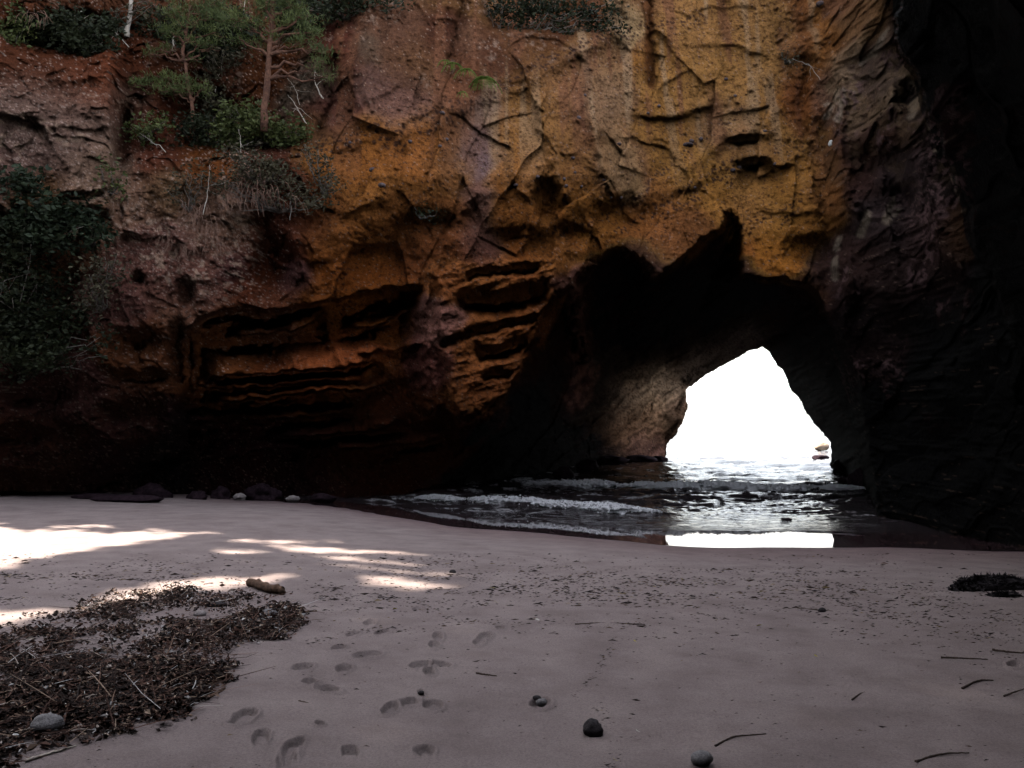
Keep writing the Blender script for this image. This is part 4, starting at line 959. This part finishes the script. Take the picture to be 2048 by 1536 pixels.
def stone(name, u, v, w, h, mat, label, cat='stone', group=None, sink=.35, rough=.12, seed=None, z0=None, dY=0, deep=.8):
    """a stone whose base sits at pixel (u, v); w x h pixels"""
    x, y, z = (float(t) for t in pix(u, v, z0)); s = y / F; rx = w * s / 2; rz = h * s / (2 - sink)
    c = (x, y + rx * deep * .6 + dY, z + rz * (1 - sink))
    V, Fc = stone_arrays((0, 0, 0), (rx, rx * deep, rz), seed or int(u) + 3, rough)
    mb = MB(); mb.add(V, Fc); o = mb.build(name, mat); o.location = c
    return tag(o, label, cat, group)
stone('stone', 1187, 1469, 44, 28, st_dark, 'rounded black stone half sunk in the sand, lower right of centre', group='stones lying on the open sand', sink=.75, rough=.2)
stone('stone', 1405, 1534, 45, 28, st_grey, 'smooth grey pebble stone at the bottom edge, right of the black stone', group='stones lying on the open sand', sink=.2, rough=.07)
stone('stone', 1083, 1412, 22, 14, st_grey, 'small grey stone lying in a hollow of the sand', group='stones lying on the open sand')
stone('stone', 1074, 1401, 18, 9, st_dark, 'little black stone touching the small grey stone in its hollow', group='stones lying on the open sand')
stone('stone', 905, 1147, 14, 7, st_dark, 'tiny dark stone beside the sunlit streaks', group='stones lying on the open sand')
stone('stone', 1645, 1225, 15, 9, st_dark, 'small dark stone far out on the right side of the sand', group='stones lying on the open sand')
stone('stone', 842, 1390, 13, 8, st_dark, 'small dark stone just above a footprint', group='stones lying on the open sand')
stone('stone', 88, 1468, 62, 34, st_grey, 'large blue grey stone buried in the leaf litter at the lower left', group='stones in the leaf litter')
stone('stone', 537, 1235, 40, 15, st_grey, 'oval grey stone among the twigs at the far end of the litter', group='stones in the leaf litter', rough=.06)
stone('stone', 398, 1235, 24, 14, st_pale, 'pale stone in the middle of the leaf litter', group='stones in the leaf litter')
stone('stone', 430, 1215, 40, 10, st_dark, 'flat dark stone just behind the pale stone in the litter', group='stones in the leaf litter')
stone('stone', 28, 1480, 16, 12, st_white, 'small bluish white stone left of the big stone in the litter', group='stones in the leaf litter')
# boulders at the foot of the cliff
fg = 'boulders at the foot of the cliff'
def fboulder(u, v, w, h, mat, label, **k): return stone('boulder', u, v, w, h, mat, label, 'boulder', fg, **k)
fboulder(477, 1001, 24, 15, st_pale, 'left one of the two pale boulders by the shallow pool', sink=.15, rough=.28)
fboulder(584, 1004, 28, 13, st_pale, 'right one of the two pale boulders by the shallow pool', sink=.2, rough=.3)
fboulder(522, 1000, 56, 30, st_wet, 'purplish rough boulder between the two pale boulders', rough=.45, sink=.6)
fboulder(440, 998, 40, 22, st_wet, 'low purplish boulder left of the pale boulders', rough=.45, sink=.7)
fboulder(392, 999, 40, 18, st_wet, 'dark lumpy boulder third left of the pale boulders', rough=.4, sink=.8)
fboulder(300, 996, 60, 24, st_wet, 'dark boulder right behind the flat rock slabs', rough=.4, sink=.9)
fboulder(640, 1004, 50, 18, st_wet, 'low dark boulder right of the pale boulders', rough=.3)
def slab(u, v, w, h, label):
    stone('rock_slab', u, v, w, h, st_wet, label, 'rock slab', 'flat rock slabs on the back of the beach', sink=.4, rough=.14, deep=.35)
slab(185, 998, 105, 11, 'long low dark rock slab behind the sunlit sand'); slab(250, 1005, 150, 14, 'larger low dark slab in front of the long one')
# rocks along the water
wg = 'wave washed rocks in the cave'
for u, v, w, h, lab in ((1128, 958, 44, 26, 'tall black rock at the water edge left of the farther wave'), (1175, 943, 40, 24, 'black rock at the foot of the tunnel wall'), (1222, 930, 60, 20, 'broad black rock farther in along the tunnel foot'), (1280, 925, 60, 15, 'low rock under the bedded tunnel wall'),
                        (1322, 923, 30, 12, 'small rock at the left foot of the sea opening'), (1690, 965, 26, 12, 'small black rock at the right end of the farther wave'), (1575, 1040, 22, 4, 'flat dark rock awash in the shallow water'), (1720, 975, 40, 34, 'black rock where the right wall meets the water'), (1690, 945, 40, 30, 'dark rock at the right foot of the sea opening')):
    stone('tunnel_rock', u, v, w, h, st_wet, lab, 'rock', wg, z0=ZW, rough=.3, sink=.25)
stone('sea_rock', 1645, 902, 26, 17, stone_mat('brown_sea_rock', (.22, .15, .11), (.38, .28, .21), .8), 'brown rock standing out at sea near the right foot of the opening', 'rock', 'rocks out at sea', z0=ZW, rough=.22, sink=.1)
stone('sea_rock', 1644, 920, 34, 9, st_wet, 'low wet rocks just in front of the brown sea rock', 'rock', 'rocks out at sea', z0=ZW, rough=.3)

# stones held in the cliff
cliff = bpy.data.objects['cliff']; cwall = bpy.data.objects['cave_wall']
st_emb = stone_mat('embedded_dark_cobble', (.07, .05, .05), (.16, .12, .12), .7)
EMB = [(745, 340, 15, 11), (763, 371, 15, 10), (893, 279, 9, 8), (1158, 236, 9, 9), (1132, 372, 9, 7), (1163, 373, 7, 6), (1128, 358, 8, 7), (1375, 290, 22, 9), (1383, 282, 10, 9), (1402, 278, 8, 8), (1146, 316, 8, 6), (1238, 288, 10, 6), (1318, 212, 7, 6), (1296, 226, 6, 5), (1075, 354, 10, 8), (1032, 370, 9, 6),
       (1470, 192, 8, 6), (1452, 158, 8, 6), (1640, 8, 16, 12), (1478, 335, 12, 9), (1466, 340, 10, 7), (1390, 375, 7, 6), (1222, 395, 6, 6), (1242, 395, 7, 7), (885, 226, 12, 7), (880, 292, 8, 6), (1170, 190, 6, 6), (1550, 328, 8, 7), (1530, 262, 8, 6), (1208, 360, 7, 5), (1150, 345, 7, 5), (700, 285, 7, 6), (820, 283, 9, 6)]
for u, v, w, h in EMB:
    Y = wall_Y(u, v); s = Y / F; mb = MB(); mb.add(*stone_arrays((0, 0, 0), (w * s / 2, w * s / 2, h * s / 2), u, .15, 14, 9))
    o = mb.build('embedded_stone', st_emb, cliff); o.location = at(u, v, Y - .02)
Y = wall_Y(1662, 287); mb = MB(); mb.add(*stone_arrays((0, 0, 0), (.07, .07, .08), 5, .2, 16, 10)); o = mb.build('embedded_stone', st_white, cwall); o.location = at(1662, 287, Y - .03); o['label'] = 'bright white stone stuck in the rock'

# ================================================================ driftwood, sticks, seaweed
def px3(px, lift=0.0):
    out = []
    for u, v in px:
        x, y, z = (float(t) for t in pix(u, v)); out.append((x, y, z + lift))
    return np.array(out)
def stick(px, r, mat, label, name='stick', cat='stick', group='sticks lying on the sand', lift=None, sides=7, taper=.5):
    P = px3(px, (r * .6 if lift is None else lift)); t = np.linspace(0, 1, len(P)); m = 20; tt = np.linspace(0, 1, m)
    Q = np.stack([np.interp(tt, t, P[:, k]) for k in range(3)], 1)
    for _ in range(2): Q[1:-1] = (Q[:-2] + Q[1:-1] * 2 + Q[2:]) / 4
    Q += RNG.normal(size=Q.shape) * r * .12
    mb = MB(); mb.tube(Q, np.linspace(r, r * taper, m) * RNG.uniform(.85, 1.15, m), sides)
    o = mb.build(name, mat, None, True, P[0]); o.location = P[0]; return tag(o, label, cat, group)
wood_b = simple_mat('driftwood', (.05, .028, .018), (.17, .095, .06), 22, .85, .01)
lg = stick([(498, 1172), (520, 1178), (545, 1186), (568, 1189)], .044, wood_b, 'short thick driftwood log lying at the far edge of the leaf litter', 'driftwood_log', 'log', None, lift=.04, sides=12, taper=.95)
stick([(50, 1524), (85, 1513), (120, 1503), (152, 1494)], .009, bark_pale, 'white straight stick at the lower left corner')
stick([(590, 1230), (610, 1227), (633, 1224)], .016, wood_b, 'short brown stick at the right tip of the litter')
stick([(597, 1404), (625, 1411), (652, 1422)], .008, twig_dark, 'thin dark stick on bare sand right of the litter')
stick([(953, 1347), (975, 1351), (993, 1353)], .007, twig_dark, 'short thin stick near the middle footprints')
stick([(1882, 1316), (1930, 1318), (1976, 1320)], .008, twig_dark, 'long straight dark stick at the right side')
stick([(1985, 1301), (2015, 1305), (2050, 1308)], .01, twig_dark, 'dark stick at the right edge above the straight one')
stick([(1704, 1400), (1722, 1387), (1755, 1382), (1792, 1381)], .006, twig_dark, 'long bent stem right of centre, higher one')
stick([(1430, 1493), (1450, 1482), (1468, 1474), (1500, 1471), (1532, 1469)], .006, twig_dark, 'wavy stem that starts beside the grey pebble stone')
stick([(1832, 1525), (1862, 1514), (1890, 1508), (1938, 1507)], .007, twig_dark, 'curved dark stem at the bottom right')
stick([(1925, 1378), (1948, 1365), (1965, 1361), (1987, 1362)], .008, twig_dark, 'hooked stem above the bottom right, near the edge')
stick([(2008, 1393), (2030, 1385), (2052, 1378)], .007, twig_dark, 'slanting thin stem cut by the right edge')
stick([(1595, 1218), (1640, 1222), (1690, 1227)], .010, twig_dark, 'long flat stem behind the small dark far stone')
stick([(1150, 1250), (1210, 1247), (1290, 1250)], .008, twig_dark, 'thin stem along the tide line in mid beach')
stick([(415, 1400), (440, 1385), (450, 1378)], .014, wood_b, 'stubby brown stick poking out of the litter edge')
stick([(160, 1378), (185, 1366)], .007, bark_pale, 'small pale stick on the litter at left')
stick([(230, 1356), (245, 1372)], .006, bark_pale, 'tiny pale twig in the dark heart of the litter')
stick([(140, 1344), (230, 1350), (290, 1352)], .006, twig_dark, 'long dark twig across the middle of the litter')
def seaweed(u, v, w, h, label, n):
    P0 = px3([(u, v)])[0]; s = P0[1] / F; rx = w * s / 2; mb = MB(); H = h * s
    mb.add(*stone_arrays((0, 0, H * .15), (rx, rx * .3, H * .75), int(u), .3, 40, 18))
    q = RNG.uniform(-1, 1, (n, 2)); q = q[(q ** 2).sum(1) < 1.1]
    P = np.stack([q[:, 0] * rx, q[:, 1] * rx * .34, H * .15 + H * .8 * np.sqrt(np.maximum(0, 1 - (q ** 2).sum(1)))], 1)
    mb.cards(P, RNG.uniform(.05, .16, len(P)), .3, up=.5)
    o = mb.build('seaweed_heap', st_dark, None, False); o.location = P0; tag(o, label, 'seaweed', 'heaps of black seaweed at the right edge')
seaweed(1985, 1178, 150, 26, 'large black heap of seaweed at the right edge of the sand', 900)
seaweed(1930, 1182, 60, 6, 'thin strip of seaweed just in front of the large heap', 200)
seaweed(2010, 1194, 60, 8, 'small flat patch of seaweed nearest the viewer, at the right', 200)

# ================================================================ leaf litter and flecks of debris (nobody could count them)
def island_mat(name, stops, rough=.8):
    m = Mat(name); g = m.n.new('ShaderNodeNewGeometry')
    m.set(Base_Color=m.ramp(g.outputs['Random Per Island'], stops), Roughness=rough); return m.m
litter_m = island_mat('dead_leaves', [(0, (.012, .007, .006)), (.45, (.035, .018, .013)), (.68, (.09, .042, .03)), (.85, (.2, .105, .075)), (.95, (.42, .30, .22)), (.988, (.6, .56, .55))])
debris_m = island_mat('beach_flecks', [(0, (.015, .01, .01)), (.6, (.04, .025, .022)), (.9, (.12, .07, .05)), (.985, (.3, .22, .1)), (1, (.5, .45, .4))])
LIT = [(-560, 1290), (-120, 1262), (0, 1250), (70, 1228), (190, 1195), (280, 1176), (350, 1162), (375, 1166), (400, 1186), (470, 1180), (560, 1190), (612, 1205), (618, 1240), (608, 1265), (560, 1282), (500, 1288), (470, 1300), (472, 1330), (460, 1365), (420, 1400), (380, 1436), (300, 1455), (210, 1478), (120, 1500), (40, 1522), (-120, 1545), (-560, 1600)]
DENSE = [(-100, 1400), (60, 1362), (180, 1335), (330, 1310), (455, 1330), (462, 1362), (420, 1402), (380, 1436), (300, 1452), (200, 1470), (80, 1440), (-100, 1500)]
DENSE2 = [(400, 1262), (480, 1225), (560, 1205), (615, 1215), (608, 1262), (560, 1280), (470, 1285)]
DENSE3 = [(190, 1215), (340, 1185), (370, 1170), (480, 1200), (470, 1225), (330, 1225), (200, 1250)]
N = 190000
gu = RNG.uniform(-560, 660, N); gvv = RNG.uniform(1150, 1560, N)
x, y, z = pix(gu, gvv)
wgt = (y / 12.0) ** 3                      # even density on the ground rather than in the picture
sdl = sdpoly(gu, gvv, LIT) + 34 * fbm(gu / 45, gvv / 14, None, 801, 5)
den = sst(-3, 14, sdl) * np.clip(.27 + 1.2 * fbm(gu / 60, gvv / 16, None, 805, 4), .06, 1)
thick = sst(0, 25, sdpoly(gu, gvv, DENSE) + 14 * fbm(gu / 40, gvv / 14, None, 807, 3)) + .9 * sst(0, 14, sdpoly(gu, gvv, DENSE2)) + .6 * sst(0, 10, sdpoly(gu, gvv, DENSE3))
den = np.clip(den + .8 * thick, 0, 1.3) * np.minimum(wgt / wgt.max() * 14, 1)
kp = RNG.uniform(0, 1.0, N) < den
P = np.stack([x, y, z + .006 + RNG.uniform(0, 1, N) * (.015 + .055 * np.clip(thick, 0, 1))], 1)[kp]
mb = MB()
mb.cards(P, RNG.uniform(.015, .05, len(P)) * (1 + .5 * (RNG.uniform(size=len(P)) > .9)), .5, up=.62, fold=.5)
tw = P[RNG.uniform(size=len(P)) < .10]
for p in tw[:4200]:
    a = RNG.uniform(0, math.pi) ; l = RNG.uniform(.03, .13) if RNG.uniform() < .8 else RNG.uniform(.15, .4); d = np.array([math.cos(a), math.sin(a), RNG.normal() * .22]) * l
    r = RNG.uniform(.0015, .004); x_ = np.array([-math.sin(a), math.cos(a), 0]) * r; zz = np.array([0, 0, r])
    b = p + np.array([0, 0, .01]); m_ = b + d * .5 + RNG.normal(size=3) * .008; e = b + d
    mb.add([b + x_, b + zz, b - x_, m_ + x_, m_ + zz, m_ - x_, e + x_ * .5, e + zz * .5, e - x_ * .5], [(0, 1, 4, 3), (1, 2, 5, 4), (3, 4, 7, 6), (4, 5, 8, 7)])
o = mb.build('leaf_litter', litter_m, None, False); tag(o, 'thick drift of dead brown leaves and twigs washed up at the lower left', None, kind='stuff')

N = 60000
gu = RNG.uniform(-150, 2200, N); gvv = 1108 + 440 * RNG.uniform(0, 1, N) ** 1.5
band = np.exp(-((gvv - (1165 + .035 * (gu - 900))) / 34) ** 2) * sst(550, 950, gu) + .30 * np.exp(-((gvv - (1230 + .05 * (gu - 1200))) / 40) ** 2) * sst(900, 1300, gu) + .30 * np.exp(-((gvv - 1145) / 26) ** 2) * sst(700, 400, gu)
for pts, wd, k in (([(620, 1290), (700, 1262), (830, 1262), (930, 1245), (1000, 1246), (1100, 1244), (1190, 1252), (1290, 1250)], 5, 2.2), ([(640, 1190), (700, 1200), (800, 1205), (880, 1215)], 12, 1.6), ([(890, 1240), (930, 1222), (985, 1200)], 6, 2.0), ([(1010, 1166), (1070, 1168), (1180, 1182), (1300, 1195)], 4, 1.6),
                   ([(1150, 1395), (1190, 1352), (1215, 1310), (1238, 1275)], 6, 1.0), ([(1200, 1420), (1215, 1460), (1240, 1500), (1220, 1536)], 13, 1.2), ([(0, 1150), (60, 1152), (150, 1150), (240, 1160), (330, 1158)], 5, 1.2), ([(0, 1208), (80, 1200), (170, 1190)], 5, 2.2), ([(100, 1300), (640, 1240), (780, 1215)], 12, .5),
                   ([(1600, 1210), (1800, 1240), (2048, 1290)], 8, .7), ([(1350, 1130), (1700, 1150), (2000, 1180)], 8, .6), ([(130, 1026), (250, 1040), (350, 1055)], 4, .0), ([(650, 1175), (740, 1170)], 6, 1.0)):
    band = band + k * np.exp(-(dline(gu, gvv, pts) / wd) ** 2)
pr = (.05 + 1.5 * band * np.clip(.5 + 1.3 * fbm(gu / 120, gvv / 10, None, 811, 4), 0.03, 1.5)) * np.minimum(1, (300 / np.maximum(gvv - 835, 270)) ** 1.0 * 1.1)
kp = RNG.uniform(size=N) < pr
x, y, z = pix(gu[kp], gvv[kp]); P = np.stack([x, y, z + .006], 1)
mb = MB(); sz = RNG.uniform(.008, .030, len(P)) * np.clip((P[:, 1] - 2) / 7, .4, 1) * (1 + (RNG.uniform(size=len(P)) > .93) * 1.2)
d = np.stack([np.ones(len(P)), RNG.normal(size=len(P)) * .5, RNG.normal(size=len(P)) * .15], 1)
mb.cards(P, sz * 1.9, .2, up=.75, fold=.6, dirs=d * np.array([1.6, .7, 1]))
o = mb.build('beach_debris', debris_m, None, False); tag(o, 'scattered dark flecks of bark, weed and twigs in tide lines over the sand', None, kind='stuff')
# a few leaves that stand out
def leaf(u, v, L_, mat, label):
    P0 = px3([(u, v)], .03)[0]; t = np.linspace(-1, 1, 9); V = []
    for a in t:
        w = L_ * .28 * (1 - a * a); V += [(a * L_ / 2, -w, .25 * w), (a * L_ / 2, 0, 0), (a * L_ / 2, w, .25 * w)]
    o = link_mesh('fallen_leaf', np.array(V) + np.array([0, 0, .0]), np.array([(i * 3 + j, i * 3 + 3 + j, i * 3 + 4 + j, i * 3 + 1 + j) for i in range(8) for j in range(2)]), mat)
    o.location = P0; o.rotation_euler = (.5, .3, RNG.uniform(0, 3)); tag(o, label, 'leaf', 'single leaves that stand out')
om = simple_mat('orange_leaf', (.5, .16, .03), (.65, .25, .05)); ym = simple_mat('yellow_leaf', (.45, .36, .05), (.6, .5, .1)); pm = simple_mat('pale_leaf', (.55, .5, .45), (.7, .66, .6))
for u, v, L_, m_, lab in ((176, 1410, .07, om, 'orange leaf in the dark heart of the litter'), (372, 1350, .05, ym, 'yellow leaf near the right edge of the litter'), (262, 1436, .06, pm, 'white curled leaf in the lower litter'), (508, 1290, .05, pm, 'white leaf at the right end of the litter'),
                        (790, 1224, .05, ym, 'small yellow green leaf on the sand above the footprints'), (1270, 1290, .05, ym, 'pale yellow leaf right of the tide line'), (1075, 1246, .05, pm, 'pale leaf on the tide line'), (1275, 1473, .05, pm, 'pale leaf right of the black stone'), (1230, 1532, .05, ym, 'yellow leaf at the bottom edge'),
                        (1518, 1258, .05, ym, 'tiny yellow leaf far out on the right sand'), (1632, 1320, .05, ym, 'yellow leaf at right of the beach'), (430, 1360, .05, pm, 'pale flake beside the stubby stick')):
    leaf(u, v, L_, m_, lab)
